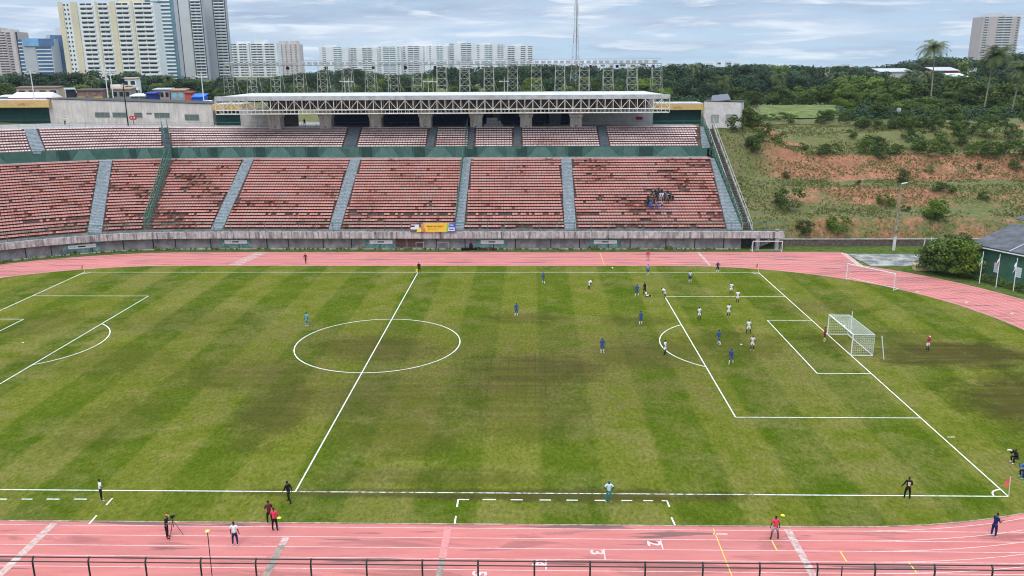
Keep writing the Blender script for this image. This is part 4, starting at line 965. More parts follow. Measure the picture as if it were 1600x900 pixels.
van = thing('parked_van', 'white parked van beside the blue tarpaulin stall', 'van', (at(318, 158, 147).x, 147, 19)); a = at(317, 157, 147); b = at(332, 161, 147)
MB().add([(a.x, 147, 19), (b.x, 147, 19), (b.x, 147, a.z-.7), (b.x-.9, 147, a.z), (a.x, 147, a.z), (a.x, 149, 19), (b.x, 149, 19), (b.x, 149, a.z-.7), (b.x-.9, 149, a.z), (a.x, 149, a.z)], [(0, 1, 2, 3, 4), (9, 8, 7, 6, 5), (4, 3, 8, 9), (3, 2, 7, 8), (2, 1, 6, 7), (0, 4, 9, 5)]).build('body', twhite, van)
MB().box(a.x+.3, b.x-1, 146.96, 147.0, a.z-.9, a.z-.35).build('side_window', glass, van)
# a short red sign board above the trees etc: street lamps
def lamp_post(px, pyb, pyt, Y, label, m=None, arms=True, r=.13, group='white street lamps behind the stand'):
    a, b = at(px, pyb, Y), at(px, pyt, Y); x = (a.x); root = thing('street_lamp', label, 'street lamp', (x, Y, 18)); 
    if group: root['group'] = group
    MB().bar((x, Y, 17.5), (x, Y, b.z), r, 6, r*.6).build('pole', m or twhite, root)
    if arms:
        MB().bar((x-1.2, Y, b.z-1.2), (x+1.2, Y, b.z-1.2), .07, 4).build('arm', m or twhite, root)
        for s in (-1, 1): MB().box(x+s*1.2-.45, x+s*1.2+.45, Y-.2, Y+.2, b.z-1.35, b.z-1.1).build('lamp_head', m or twhite, root)
    else: MB().box(x-.35, x+.35, Y-.5, Y+.3, b.z-.3, b.z+.5).build('lamp_head', m or twhite, root)
lamp_post(53.5, 152, 107, 145, 'tall white street lamp rising behind the striped tent', r=.17)
lamp_post(169, 152, 106, 145, 'white street lamp, left one of the pair behind the concrete building', r=.17)
lamp_post(177, 153, 106, 147, 'white street lamp, right one of the pair behind the concrete building', r=.17)
lamp_post(318.5, 158, 112, 140, 'white street lamp right beside the bright blue tarpaulin stall', r=.17)
lamp_post(217, 150, 139, 150, 'small curved street lamp above the white awnings', r=.09, arms=False)
for i, (px, w_) in enumerate(((539.5, 'leftmost'), (546, 'second'), (669.5, 'third'), (677, 'fourth'), (788, 'fifth'))): lamp_post(px, 150, 121+i % 2, 190, f'slim white street lamp seen through the floodlight towers, {w_} from the left', r=.10)
lamp_post(1402, 190, 172, 112, 'thin grey lamp pole at the edge of the wood on the hilltop', r=.1, arms=False, m=greyroof)
p = at(200, 193, 93.5); lp = thing('floodlight_pole', 'tall dark pole standing in front of the pale concrete building', 'pole', (p.x, 93.5, 18.7)); q = at(195, 126, 93.5)
MB().bar((p.x, 93.5, 18.7), (p.x, 93.5, q.z), .14, 6, .09).build('pole', blackm, lp); MB().box(p.x-.3, p.x+.35, 93.2, 93.7, q.z-.5, q.z+.5).build('lamp_head', blackm, lp)
# tall leaning lamp pole at the foot of the hill
p = gz(1396, 391); q = at(1409, 287, p.y+.3); lp = thing('street_lamp', 'tall weathered concrete lamp post standing on grass at the foot of the hillside', 'street lamp', tuple(p))
MB().bar((p.x, p.y, 0), (q.x, q.y, q.z), .24, 8, .13).build('pole', mat('old_concrete_pole', (.34, .30, .24), .9, .3, 1.5, (.16, .13, .09)), lp)
MB().bar((p.x, p.y, 0), (p.x+.05, p.y, 2.4), .27, 8, .25).build('painted_foot', offwhite, lp); MB().bar((q.x, q.y, q.z), (q.x+.8, q.y-.3, q.z+.2), .13, 6, .1).build('lamp_head', twhite, lp)

# ------------------------------------------------------------------ trees
def leaf_clump(mb, c, rx, rz, n, size, rnd, shade=0.5):
    for _ in range(n):
        while True:
            v = Vector((rnd.uniform(-1, 1), rnd.uniform(-1, 1), rnd.uniform(-.75, 1)))
            if .35 < v.length < 1: break
        v = v*(v.length**-.35); p = Vector((c[0]+v.x*rx, c[1]+v.y*rx, c[2]+v.z*rz)); nrm = (v+Vector((rnd.uniform(-.9, .9), rnd.uniform(-.9, .9), rnd.uniform(-.3, 1.1)))).normalized()
        a = nrm.cross(Vector((rnd.uniform(-1, 1), rnd.uniform(-1, 1), rnd.uniform(-1, 1)))).normalized(); b = nrm.cross(a); s = size*rnd.uniform(.6, 1.35)
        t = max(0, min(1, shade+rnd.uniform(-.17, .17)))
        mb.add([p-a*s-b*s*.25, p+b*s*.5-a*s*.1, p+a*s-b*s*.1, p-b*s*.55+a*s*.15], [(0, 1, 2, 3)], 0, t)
def make_tree(seed, h=10, cw=4.6, nclump=26, nl=95, size=.30, trunk=.25):
    rnd = random.Random(seed); tr_, cr_ = MB(), MB(); hb = h*rnd.uniform(.10, .18)
    base = Vector((0, 0, -.6)); mid = Vector((rnd.uniform(-.4, .4), rnd.uniform(-.4, .4), hb)); tr_.bar(base, mid, trunk, 7, trunk*.7)
    for i in range(nclump):
        a = rnd.uniform(0, 2*PI); u = rnd.random(); zz_ = hb+(h-hb)*rnd.uniform(.0, .90); prof = math.sqrt(max(.05, 1-((zz_-h*.38)/(h*.62))**2))
        rr_ = cw*prof*math.sqrt(rnd.uniform(.15, 1)); c = Vector((rr_*math.cos(a), rr_*math.sin(a), zz_)); r0 = rnd.uniform(1.1, 2.3)*h/10
        leaf_clump(cr_, c, r0*1.15, r0*.75, nl, size, rnd, .12+.72*rnd.random()**1.2+.15*(zz_/h))  # clump shading put into the leaf tint, lighter towards the crown top
        if i % 3 == 0: tr_.bar(mid, c, trunk*.42, 5, trunk*.12)
    return tr_.mesh('trunk', [bark]), cr_.mesh('crown', [leaf])
def make_palm(seed, h=12, nf=26, fl=3.15):
    rnd = random.Random(seed); tr_, cr_ = MB(), MB(); pts = [Vector((0, 0, -.5))]; lean = Vector((rnd.uniform(-.06, .06), rnd.uniform(-.06, .06), 1))
    for i in range(8): pts.append(pts[-1]+lean*(h+.5)/8+Vector((rnd.uniform(-.05, .05), 0, 0)))
    for i in range(8): tr_.bar(pts[i], pts[i+1], .22-.012*i, 7, .22-.012*(i+1))
    top = pts[-1]
    for i in range(nf):
        a = 2*PI*i/nf*2.4+rnd.uniform(-.2, .2); el = rnd.uniform(-.7, 1.35); L_ = fl*rnd.uniform(.8, 1.12); d = Vector((math.cos(a), math.sin(a), 0)); p = top.copy(); ang = el; prev = p
        side = Vector((-d.y, d.x, 0)); ns = 9
        for k in range(ns):
            ang -= .06+.032*k*(1 if el > 0 else .5); q = prev+(d*math.cos(ang)+Vector((0, 0, math.sin(ang))))*L_/ns; wl_ = fl*.20*math.sin(PI*(k+1.2)/(ns+1.6))+.1
            cr_.add([prev-Vector((0, 0, .03)), q-Vector((0, 0, .03)), q+side*.03, prev+side*.03], [(0, 1, 2, 3)], 0, .7)
            for m_ in range(3):
                f = m_/3; b0 = prev.lerp(q, f); b1 = prev.lerp(q, f+.22)
                for s in (-1, 1):
                    tip = b1+side*s*wl_+d*.3-Vector((0, 0, wl_*rnd.uniform(.15, .75)))
                    cr_.add([b0, b1, tip], [(0, 1, 2)], 0, max(0, min(1, .5+.35*rnd.uniform(-1, 1))))
            prev = q
    cr_.ball((top.x, top.y, top.z-.2), .35, .35, .5, 6); cr_.c += [.3]*(len(cr_.f)-len(cr_.c))
    return tr_.mesh('trunk', [palmbark]), cr_.mesh('crown', [palml])
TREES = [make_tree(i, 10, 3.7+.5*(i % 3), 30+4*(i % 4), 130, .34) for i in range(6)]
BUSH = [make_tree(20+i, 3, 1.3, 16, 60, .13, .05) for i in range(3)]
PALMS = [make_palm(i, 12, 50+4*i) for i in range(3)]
random.seed(21)
def plant(kind, label, cat, p, h, w_=None, group=None, mts=None, rz=None, base=10.0, leafm_=None):
    tm, cm = mts; s = h/base; sw = (w_ or s)
    root = thing(kind, label, cat, tuple(p), random.uniform(0, 6.28) if rz is None else rz, group); root.scale = (sw, sw, s)
    put('trunk', tm, root); c = put('crown', cm, root)
    if leafm_:
        c.material_slots[0].link = 'OBJECT'; c.material_slots[0].material = leafm_
    return root
def skyl(px):
    return lerp_tab([(-200, 116), (0, 116), (40, 113), (120, 112), (150, 109), (185, 117), (215, 111), (240, 112), (262, 122), (300, 120), (320, 127), (345, 120), (380, 125), (430, 119), (450, 116), (480, 113), (500, 111), (540, 106), (590, 114), (620, 116), (660, 114), (680, 106), (700, 104), (720, 106), (760, 104), (800, 103), (850, 101), (900, 102), (960, 106), (1010, 104), (1040, 101), (1085, 99), (1120, 104), (1180, 99), (1230, 102), (1300, 103), (1350, 104), (1372, 103), (1400, 99), (1430, 92), (1470, 88), (1500, 90), (1540, 92), (1580, 84), (1600, 80), (1800, 76)], px)
rows = [(129, 14, 40, 172, 1335, 1700), (142, 16, 42, 158, 1325, 1700), (158, 17, 44, 146, 1330, 1700), (176, 18, 40, 134, 1330, 1700), (200, 20, 38, 140, 1150, 1330), (205, 18, 38, 122, 1330, 1700),
        (240, 20, 36, 128, 1045, 1700), (290, 20, 32, 114, 1035, 1700), (350, 20, 28, None, 1030, 1700),
        (205, 18, 38, 136, -80, 345), (245, 18, 36, 125, -80, 345), (300, 18, 32, None, -80, 360), (225, 16, 36, 134, 345, 1040), (270, 18, 34, 127, 345, 1040), (330, 18, 32, 120, 340, 1040), (390, 18, 26, None, 330, 1040)]
for Y, jit, step, pyt, pa, pb in rows:
    px = pa
    while px < pb:
        q = px+random.uniform(-7, 7); yy = Y+random.uniform(-jit, jit)*.45; target = (skyl(q)+random.uniform(-1.5, 2.5)) if pyt is None else max(skyl(q)+3, pyt+random.uniform(-8, 8))
        b = at(q, target, yy); gzv = H(b.x, yy); h = max(4.5, min(17, b.z-gzv)); z = b.z-h if b.z-h < gzv+.1 or h >= 17 else gzv
        if 1195 < q < 1318 and yy < 198: px += step; continue
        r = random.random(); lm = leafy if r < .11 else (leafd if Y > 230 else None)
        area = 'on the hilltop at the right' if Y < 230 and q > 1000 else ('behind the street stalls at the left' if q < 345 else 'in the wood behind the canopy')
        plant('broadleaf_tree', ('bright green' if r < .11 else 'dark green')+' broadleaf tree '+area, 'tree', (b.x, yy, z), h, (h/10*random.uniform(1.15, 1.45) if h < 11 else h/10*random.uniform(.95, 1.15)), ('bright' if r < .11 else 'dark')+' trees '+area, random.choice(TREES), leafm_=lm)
        px += step*random.uniform(.8, 1.2)
def palm_at(px, pyt, pyb, Y, label, h=None, mesh=0, dead=False, sc_=None):
    top = at(px, pyt+8, Y); g = H(top.x, Y); hh = top.z-g if h is None else h
    tm, cm = PALMS[mesh]; root = thing('palm_tree', label, 'palm tree', (top.x, Y, top.z-hh), random.uniform(0, 6))
    tt = put('trunk', tm, root, sc=(1, 1, hh/12)); cc = put('crown', cm, root, loc=(0, 0, hh-12*(sc_ or 1)), sc=(sc_ or 1,)*3)
    if dead:
        mb = MB(); rnd = random.Random(4)
        for i in range(14):
            a = rnd.uniform(0, 6.28); p0 = Vector((.2*math.cos(a), .2*math.sin(a), hh-.5)); p1 = p0+Vector((.9*math.cos(a), .9*math.sin(a), -rnd.uniform(2, 4))); mb.bar(p0, p1, .16, 4, .02)
        me = mb.mesh('dead_fronds', [deadm]); put('dead_fronds', me, root)
    return root
palm_at(1465, 68, 160, 150, 'tallest coconut palm above the wood left of the pinkish tower', mesh=0, sc_=1.5)
palm_at(1549, 78, 150, 142, 'broad coconut palm with yellowish fronds right below the pinkish tower', mesh=1, sc_=1.7)
palm_at(1590, 100, 170, 132, 'palm with hanging dead fronds at the right edge of the wood', mesh=2, dead=True, sc_=1.5)
palm_at(1135, 118, 150, 215, 'coconut palm with drooping fronds in the wood behind the pale plaster building', mesh=1, sc_=1.35)
palm_at(1217, 112, 150, 225, 'coconut palm in the wood above the green field, left one', mesh=0, sc_=1.3)
palm_at(1312, 112, 140, 235, 'coconut palm in the wood above the green field, right one', mesh=2, sc_=1.2)
palm_at(1084, 98, 120, 260, 'palm top poking out of the wood right of the floodlight towers', mesh=0, sc_=1.2)
palm_at(1426, 108, 140, 240, 'dark palm in front of the grey tin roof on the hill', mesh=2, sc_=1.1)
palm_at(1446, 110, 140, 230, 'dark palm left of the tallest coconut palm, partly behind it', mesh=1, sc_=1.1)
palm_at(140, 117, 130, 225, 'small palm in front of the cream slab tower', mesh=0, sc_=1.1)
palm_at(262, 116, 130, 235, 'small palm in front of the teal tinted tower', mesh=2, sc_=1.1)
# far-off wood as one mass
rnd = random.Random(9); mb = MB()
for i in range(900):
    px = rnd.uniform(-150, 1750); Y = rnd.uniform(420, 1100)**1; b = at(px, skyl(px)+rnd.uniform(.5, 6), Y); g = H(b.x, Y)
    leaf_clump(mb, (b.x, Y, b.z-3), 9, 4, 44, 1.15, rnd, .1+.7*rnd.random())
    leaf_clump(mb, (b.x, Y, b.z-9), 9, 5, 18, 1.8, rnd, .1+.6*rnd.random())
tag(mb.build('far_wood', leafd), 'far-off wood reaching to the horizon behind the tree rows', 'wood', None, 'stuff')

rnd = random.Random(19); mb = MB()
for i in range(2600):
    u = rnd.random()
    if u < .5: Y = 120+150*rnd.random()**1.4; px = rnd.uniform(1322, 1640)
    elif u < .75: Y = rnd.uniform(200, 330); px = rnd.uniform(1030, 1340)
    else: Y = rnd.uniform(185, 360); px = rnd.uniform(-60, 560)
    p = at(px, 150, Y); g = H(p.x, Y)
    if u < .5 and Y < 128 and noise.noise((p.x*.2, Y*.2, 0)) < -.1: continue
    h = rnd.uniform(1.2, 2.6)*(1 if Y < 200 else 1.4); leaf_clump(mb, (p.x, Y, g+h*.35), h*1.15, h*.8, 30, .34+.1*(Y > 200), rnd, .15+.5*rnd.random())
tag(mb.build('undergrowth', leafd), 'dense dark undergrowth between the trees of the wood', 'undergrowth', None, 'stuff')
# hillside shrubs ------------------------------------------------------
shr = [(1233, 325, 4.2, 'wide grey green shrub on a thin trunk low on the hillside, left part'), (1411, 283, 2.6, 'small round tree on the hillside straight above the lamp post top'), (1450, 282, 0, ''), (1467, 298, 2.2, 'round dark shrub on the middle terrace right of the lamp post'),
       (1380, 316, 2.0, 'bright grassy shrub left of the lamp post'), (1393, 321, 1.7, 'second bright shrub touching the lamp post'), (1414, 328, 1.4, ''), (1228, 276, 1.5, 'small dark shrub on the red bank at the left'), (1341, 286, 1.1, ''),
       (1452, 268, 1.6, ''), (1530, 262, 1.3, ''), (1536, 310, 1.8, ''), (1485, 298, 1.6, ''), (1177, 236, 3.2, 'dark shrub near the top of the outer stairs'), (1218, 222, 2.6, ''), (1195, 208, 2.6, ''), (1287, 240, 2.6, ''), (1378, 246, 2.4, ''),
       (1305, 238, 2.2, ''), (1255, 232, 1.8, ''), (1440, 232, 2.2, ''), (1330, 213, 2.0, ''), (1360, 232, 3, ''), (1420, 215, 2.6, ''), (1500, 226, 3.2, ''), (1560, 240, 2.6, ''), (1538, 236, 2.6, ''), (1590, 262, 2.6, ''), (1310, 362, 3.3, 'bright green shrub on the red bank above the retaining wall'),
       (1256, 365, 2.8, 'pale green shrub beside the left end of the retaining wall'), (1172, 226, 2.2, ''), (1180, 200, 3.0, ''), (1150, 205, 3.4, ''), (1130, 185, 3.0, ''), (1460, 205, 3, ''), (1480, 240, 2.2, ''), (1580, 215, 3.5, ''), (1395, 200, 2.6, ''), (1512, 208, 2.6, ''), (1345, 196, 2.5, ''), (1405, 196, 2.5, ''), (1352, 238, 3.2, ''), (1372, 236, 3.4, ''), (1398, 240, 2.6, ''), (1428, 236, 3.6, ''), (1452, 240, 3.2, ''), (1472, 236, 2.8, ''), (1520, 240, 3.0, ''), (1548, 244, 3.4, ''), (1572, 238, 3.0, ''), (1596, 242, 3.6, ''), (1432, 218, 3.0, ''), (1466, 222, 2.6, ''), (1500, 210, 3.4, ''), (1545, 214, 3.6, ''), (1165, 195, 4.0, ''), (1185, 215, 2.6, ''), (1160, 178, 4.5, '')]
random.seed(31)
for px, py, h, lab in shr:
    if h == 0: continue
    p = hit(px, py+3); plant('shrub', lab or 'small dark green shrub scattered on the terraced hillside', 'shrub', (p.x, p.y, p.z-.1), h*1.1, h*.42, None if lab else 'small shrubs on the hillside', random.choice(BUSH), base=3.0, leafm_=leafy if 'bright' in lab else None)
for i in range(46):      # undergrowth at the foot of the wood, fringe left of the field fence
    px = random.uniform(1150, 1340) if i < 16 else random.uniform(1330, 1610); py = random.uniform(186, 196) if i < 16 else random.uniform(190, 203)
    p = hit(px, py); plant('shrub', 'bushy undergrowth shrub at the upper edge of the hillside', 'shrub', (p.x, p.y, p.z-.1), random.uniform(1.6, 3.4), random.uniform(.7, 1.3), 'undergrowth shrubs at the hilltop', random.choice(BUSH), base=3.0)
for px, py, Y, h, w_, lab in ((1478, 433, 33.5, 5.4, .66, 'dense dark green tree beside the green walled hall'), (1500, 437, 31.5, 5.6, .60, 'smaller dense tree touching the corner of the green walled hall'), (1460, 428, 34.5, 4.6, .52, 'leafy tree behind the yellow block at the track edge'),
                              (1458, 372, 56.6, 3.6, .42, 'bright green tree in front of the red bank above the white posts'), (1492, 383, 45, 4.0, .5, 'bushy tree between the white posts and the hall')):
    p = at(px, py, Y); plant('broadleaf_tree', lab, 'tree', (p.x, Y, max(0, H(p.x, Y))), h, w_, None, TREES[int(px) % 6], leafm_=leafy if 'bright' in lab or 'smaller' in lab else None)
for i, px in enumerate((1530, 1542, 1556, 1568, 1583, 1597)):
    p = gz(px, 441+(px-1530)*.28); plant('shrub', 'low hedge shrub along the foot of the green hall wall', 'shrub', (p.x+.6, p.y+.7, 0), 1.3, .55, 'hedge shrubs along the green hall', BUSH[i % 3], base=3)
# grass tufts over the hillside
rnd = random.Random(12); mb = MB()
for i in range(40000):
    x = rnd.uniform(56.6, 128); y = rnd.uniform(54.2, 112)**1
    nn = noise.noise((x*.16, y*.3, 1.5))
    if nn < rnd.uniform(-.35, .25): continue
    z = H(x, y); s = rnd.uniform(.07, .22); a = rnd.uniform(0, 6.28); t = rnd.random()
    c_, s_ = math.cos(a)*s, math.sin(a)*s
    mb.add([(x-c_, y-s_, z-.05), (x+c_, y+s_, z-.05), (x+c_*.7+.05, y+s_*.5, z+s*1.3), (x-c_*.9, y-s_*.6, z+s*rnd.uniform(.9, 1.5))], [(0, 1, 2, 3)], 0, t)
tag(mb.build('grass_tufts', tuftm), 'rough grass and weed tufts covering the terraced hillside', 'grass', None, 'stuff')
rnd = random.Random(13); mb = MB()
for p, t in walk(off(B0, 1.2), .35, 0):
    if rnd.random() < .55: continue
    for j in range(3):
        a = rnd.uniform(0, 6.28); s = rnd.uniform(.1, .3)*(2 if noise.noise((p.x*.3, p.y*.3, 0)) > .35 else 1); q = p+Vector((rnd.uniform(-.3, .3), rnd.uniform(-.2, .5)))
        mb.add([(q.x-math.cos(a)*s, q.y-math.sin(a)*s, -.02), (q.x+math.cos(a)*s, q.y+math.sin(a)*s, -.02), (q.x+math.cos(a)*s*.6, q.y, s*1.3), (q.x-math.cos(a)*s*.7, q.y, s*1.1)], [(0, 1, 2, 3)], 0, rnd.random()*.4)
tag(mb.build('weeds', tuftm), 'weeds growing along the foot of the grandstand wall', 'weeds', None, 'stuff')
# green field on the plateau with its fence
MB()
mb = MB(); a, b = at(1190, 188, 128), at(1325, 188, 128); c, d = at(1325, 168, 195), at(1185, 168, 195); mb.add([(a.x, 128, H(a.x, 128)+.12), (b.x, 128, H(b.x, 128)+.12), (c.x, 195, 18.25), (d.x, 195, 18.25)], [(0, 1, 2, 3)])
tag(mb.build('sports_field', mat('field_grass', (.13, .165, .04), .95, .4, .25, (.25, .26, .11), spec=0)), kind='structure')
A1, A2 = at(1180, 190, 126), at(1316, 190, 126)
fence('field_fence', [(A1.x, 126, 17.8), (A2.x, 126, 17.8)], 3.0, 3.0, 'wire fence with thin posts in front of the green field on the hilltop', rails=(1.0, .06), mesh=True, thick=.03, cat='fence', m=mat('fence_grey', (.25, .30, .24), .7, .1))
# retaining wall at the foot of the hill
mb = MB(); mb.box(61.3, 135, 53.45, 53.85, -.1, 1.12)
tag(mb.build('retaining_wall', mat('block_wall', (.16, .12, .10), .95, .3, 2.5, (.07, .055, .045))), 'low dark block wall at the foot of the terraced hillside', 'wall')
rw = bpy.data.objects['retaining_wall']; cp_ = MB().box(61.2, 135, 53.38, 53.92, 1.121, 1.26).build('coping', mat('coping', (.38, .35, .29), .9, .2, 1.5, (.2, .18, .14)), rw)

# ------------------------------------------------------------------ green hall, flags, goals, small things
a, b = at(1517, 447, 32.5), at(1600, 470, 22.5); HA, HB = Vector((84.6, 33.4)), Vector((91.6, 19.8)); d = HB-HA; hn = Vector((-d.y, d.x)).normalized()
if hn.x < 0: hn = -hn
hall = thing('green_hall', 'green walled hall with large dark panel roofs at the right edge', 'building', (HA.x, HA.y, 0))
HA2 = HA-d*.0; HB2 = HA+d*2.2; P = [HA2, HB2, HB2+hn*24, HA2+hn*24]; zw = 4.3
hg = mat('hall_green', (.055, .13, .085), .8, .15, .5, (.075, .16, .11))
MB().add([(p.x, p.y, -.1) for p in P]+[(p.x, p.y, zw) for p in P], [(0, 1, 5, 4), (1, 2, 6, 5), (2, 3, 7, 6), (3, 0, 4, 7)]).build('wall', hg, hall)
def pan(name, o, u, v, z0, z1, m, th=.12):
    a, b, c, e = o, o+u, o+u+v, o+v
    return MB().add([(a.x, a.y, z0), (b.x, b.y, z0), (c.x, c.y, z1), (e.x, e.y, z1), (a.x, a.y, z0-th), (b.x, b.y, z0-th), (c.x, c.y, z1-th), (e.x, e.y, z1-th)], [(0, 1, 2, 3), (7, 6, 5, 4), (0, 4, 5, 1), (1, 5, 6, 2), (2, 6, 7, 3), (3, 7, 4, 0)]).build(name, m, hall)
solar = mat('roof_panels', (.085, .085, .088), .65, .12, .8, (.14, .14, .145), spec=.15)
pan('roof', HA2-hn*.6-d.normalized()*.5, d*2.2, hn*9.5, zw+.35, zw+2.6, solar); pan('roof', HA2+hn*9.4-d.normalized()*.5, d*2.2, hn*11, zw+3.3, zw+5.6, solar)
for f in (.33, .62, .92): 
    o = HA2+d*f*1.1-hn*.6; pan('roof_seam', o, d.normalized()*.16, hn*9.5, zw+.39, zw+2.64, mat('seam', (.40, .42, .45), .5), .05)
MB().frame((HA2.x-hn.x*.62, HA2.y-hn.y*.62, zw-.02), (d.x*2.2, d.y*2.2, 0), (hn.x*.1, hn.y*.1, 0), (0, 0, .16)).build('eaves_trim', twhite, hall)
sgn = mat('poster_white', (.62, .68, .70), .6, .06, 3)
for f in (.22, .44, .66, .93):
    q = HA+d*f-hn*.06; u = d.normalized()*.75; w_ = MB().frame((q.x, q.y, 1.0), (u.x, u.y, 0), (hn.x*.05, hn.y*.05, 0), (0, 0, 1.45)).build('poster', sgn, hall)
    for i in range(4): e = q-hn*.012+u*.12; MB().frame((e.x, e.y, 1.25+.27*i), (u.x*.75, u.y*.75, 0), (hn.x*.01, hn.y*.01, 0), (0, 0, .06)).build('poster_print', mat('print_grey', (.35, .38, .4), .7), w_)
for i, (px, py, pt, c, lab) in enumerate(((1530, 443, 393, 'green', 'white flagpole with a small green and white flag beside the dark tree'), (1556, 449, 397, 'red', 'white flagpole with a limp red and white flag, middle one of three'), (1583, 455, 403, 'white', 'white flagpole with a limp white flag, rightmost of three'))):
    p = gz(px, py); q = at(px+7, pt, p.y); fp = thing('flagpole', lab, 'flagpole', tuple(p)); MB().bar(p, (q.x, q.y, q.z), .06, 6, .04).build('pole', twhite, fp)
    fm = {'green': mat('flag_green', (.10, .35, .15), .8), 'red': mat('flag_red', (.55, .06, .05), .8), 'white': mat('flag_white', (.75, .75, .75), .8)}[c]
    mb = MB(); n = 7
    for k in range(n):
        t0, t1 = k/n, (k+1)/n; base = Vector((q.x, q.y, q.z-.25)).lerp(p, .02)
        f = lambda t: (base.x-.06-.32*t-.08*math.sin(6*t), base.y+.10*math.sin(9*t), base.z-.35-1.5*t)
        g = lambda t: (base.x-.03*t, base.y-.02, base.z-1.25*t)
        mb.add([g(t0), g(t1), f(t1), f(t0)], [(0, 1, 2, 3)], 1 if (c == 'green' and k > 3) or (c == 'red' and k < 3) else 0)
    mb.build('flag', [fm, MATS.get('flag_white') or mat('flag_white', (.75, .75, .75), .8)], fp)
for i, px in enumerate((1443, 1453, 1468, 1481)):
    p = gz(px-1, 392-i*.5); MB().bar((p.x, p.y, -.1), (p.x+.15, p.y, 2.3), .10, 6).build('white_post', offwhite); o = bpy.data.objects[[k.name for k in bpy.data.objects if k.name.startswith('white_post')][-1]]
    tag(o, 'short white post standing beyond the dark trees near the retaining wall', 'post', 'short white posts near the retaining wall')
p = gz(1441, 423); yb = thing('concrete_planter', 'pale yellow block with a flared rim beside the dark bushy trees', 'planter', tuple(p)); ym = mat('planter_yellow', (.60, .50, .26), .8, .12, 2)
mb = MB(); mb.box(p.x-1.0, p.x+1.8, p.y-.1, p.y+1.2, 0, .75); mb.build('body', ym, yb); mb = MB().box(p.x-1.15, p.x+1.95, p.y-.25, p.y+1.35, .75, .95).build('rim', ym, yb)

def goal(label, base0, base1, depth_dir, h=2.44, dep=2.0, back_h=2.44, net=True, r=.06, top=.0, name='football_goal'):
    A, B = Vector(base0), Vector(base1); root = thing(name, label, 'goal', tuple(A.to_3d())); D = Vector(depth_dir).normalized()*dep
    def P(p, z): return Vector((p.x, p.y, z))
    mb = MB(); mb.bar(P(A, 0), P(A, h), r, 8); root_m = twhite; mb.build('post', twhite, root)
    MB().bar(P(B, 0), P(B, h), r, 8).build('post', twhite, root); MB().bar(P(A, h), P(B, h), r, 8).build('crossbar', twhite, root)
    mb = MB(); mb.bar(P(A+D, .05), P(B+D, .05), r*.6, 6); mb.bar(P(A, .05), P(A+D, .05), r*.6, 6); mb.bar(P(B, .05), P(B+D, .05), r*.6, 6)
    if not net: mb.bar(P(A, h), P(A+D, .05), r*.6, 6); mb.bar(P(B, h), P(B+D, .05), r*.6, 6)
    mb.build('base_frame', twhite, root)
    if net:
        mb = MB(); mb.bar(P(A, h), P(A+D, back_h), r*.45, 5); mb.bar(P(B, h), P(B+D, back_h), r*.45, 5); mb.bar(P(A+D, back_h), P(B+D, back_h), r*.45, 5); mb.bar(P(A+D, back_h), P(A+D, 0), r*.3, 4); mb.bar(P(B+D, back_h), P(B+D, 0), r*.3, 4); mb.build('net_support', twhite, root)
        mb = MB(); t = .0075; nm = mat('net_cord', (.72, .74, .66), .8, .05)
        def sheet(o, u, v, nu, nv):
            for i in range(nu+1): mb.bar(o+u*(i/nu), o+u*(i/nu)+v, t, 3)
            for j in range(nv+1): mb.bar(o+v*(j/nv), o+v*(j/nv)+u, t, 3)
        W_ = (B-A).to_3d(); D3 = D.to_3d(); up = Vector((0, 0, back_h))
        sheet(P(A, h), W_, D3, 36, 11); sheet(P(A+D, 0), W_, up, 36, 12); sheet(P(A, 0), D3, up, 11, 12); sheet(P(B, 0), D3, up, 11, 12)
        mb.build('net', nm, root)
    return root
goal('white football goal with a box net standing on the right goal line', (52.5, -3.66), (52.5, 3.66), (1, 0), dep=2.35, back_h=2.4, r=.075)
a, b = gz(1175.5, 393.5), gz(1221.5, 393.5); goal('small white goal frame without net on the far track beside the concrete pillars', (a.x, a.y), (b.x, b.y), (0, 1), h=at(1176, 377, a.y).z, dep=1.2, net=False, r=.06)
a, b = gz(1322, 437), gz(1396, 454); goal('white goal frame without net standing across the track near the asphalt apron', (a.x, a.y), (b.x, b.y), (.7, .55), h=2.44, dep=1.3, net=False, r=.06)
for (p0, p1, lab) in (((1329, 521), (1332, 487), 'thin white pole standing just behind the goal net'), ((1381, 562), (1378, 525), 'thin white pole standing to the right of the goal')):
    p = gz(*p0); q = at(p1[0], p1[1], p.y); tag(MB().bar(p, q, .05, 6).build('net_pole', twhite), lab, 'pole')
# corner flags
for (x, y, lab, hh_) in ((52.55, -33.98, 'corner flag with a red pennant at the near right corner', 1.6), (52.55, 34.05, 'tiny corner flag at the far right corner of the pitch', 1.5), (-52.5, 34.0, 'corner flag at the far left corner of the pitch', 1.3)):
    cf = thing('corner_flag', lab, 'corner flag', (x, y, 0)); MB().bar((x, y, 0), (x-.12, y, hh_), .03, 6).build('pole', mat('pole_yellow', (.75, .70, .45), .6), cf)
    mb = MB(); mb.add([(x-.12, y, hh_), (x-.10, y, hh_-.55), (x-.30, y-.08, hh_-.78), (x-.52, y-.02, hh_-.62), (x-.34, y+.05, hh_-.25)], [(0, 1, 2, 3, 4)]); mb.build('pennant', mat('pennant_red', (.62, .13, .10), .8), cf)
def disc(px, py, lab, m, r=.16):
    p = gz(px, py); mb = MB(); n = 14; mb.add([(p.x+r*math.cos(2*PI*i/n), p.y+r*math.sin(2*PI*i/n), .045) for i in range(n)]+[(p.x+r*.35*math.cos(2*PI*i/n), p.y+r*.35*math.sin(2*PI*i/n), .12) for i in range(n)], [(i, (i+1) % n, n+(i+1) % n, n+i) for i in range(n)]+[tuple(range(n, 2*n))])
    tag(mb.build('marker_disc', m), lab, 'marker disc')
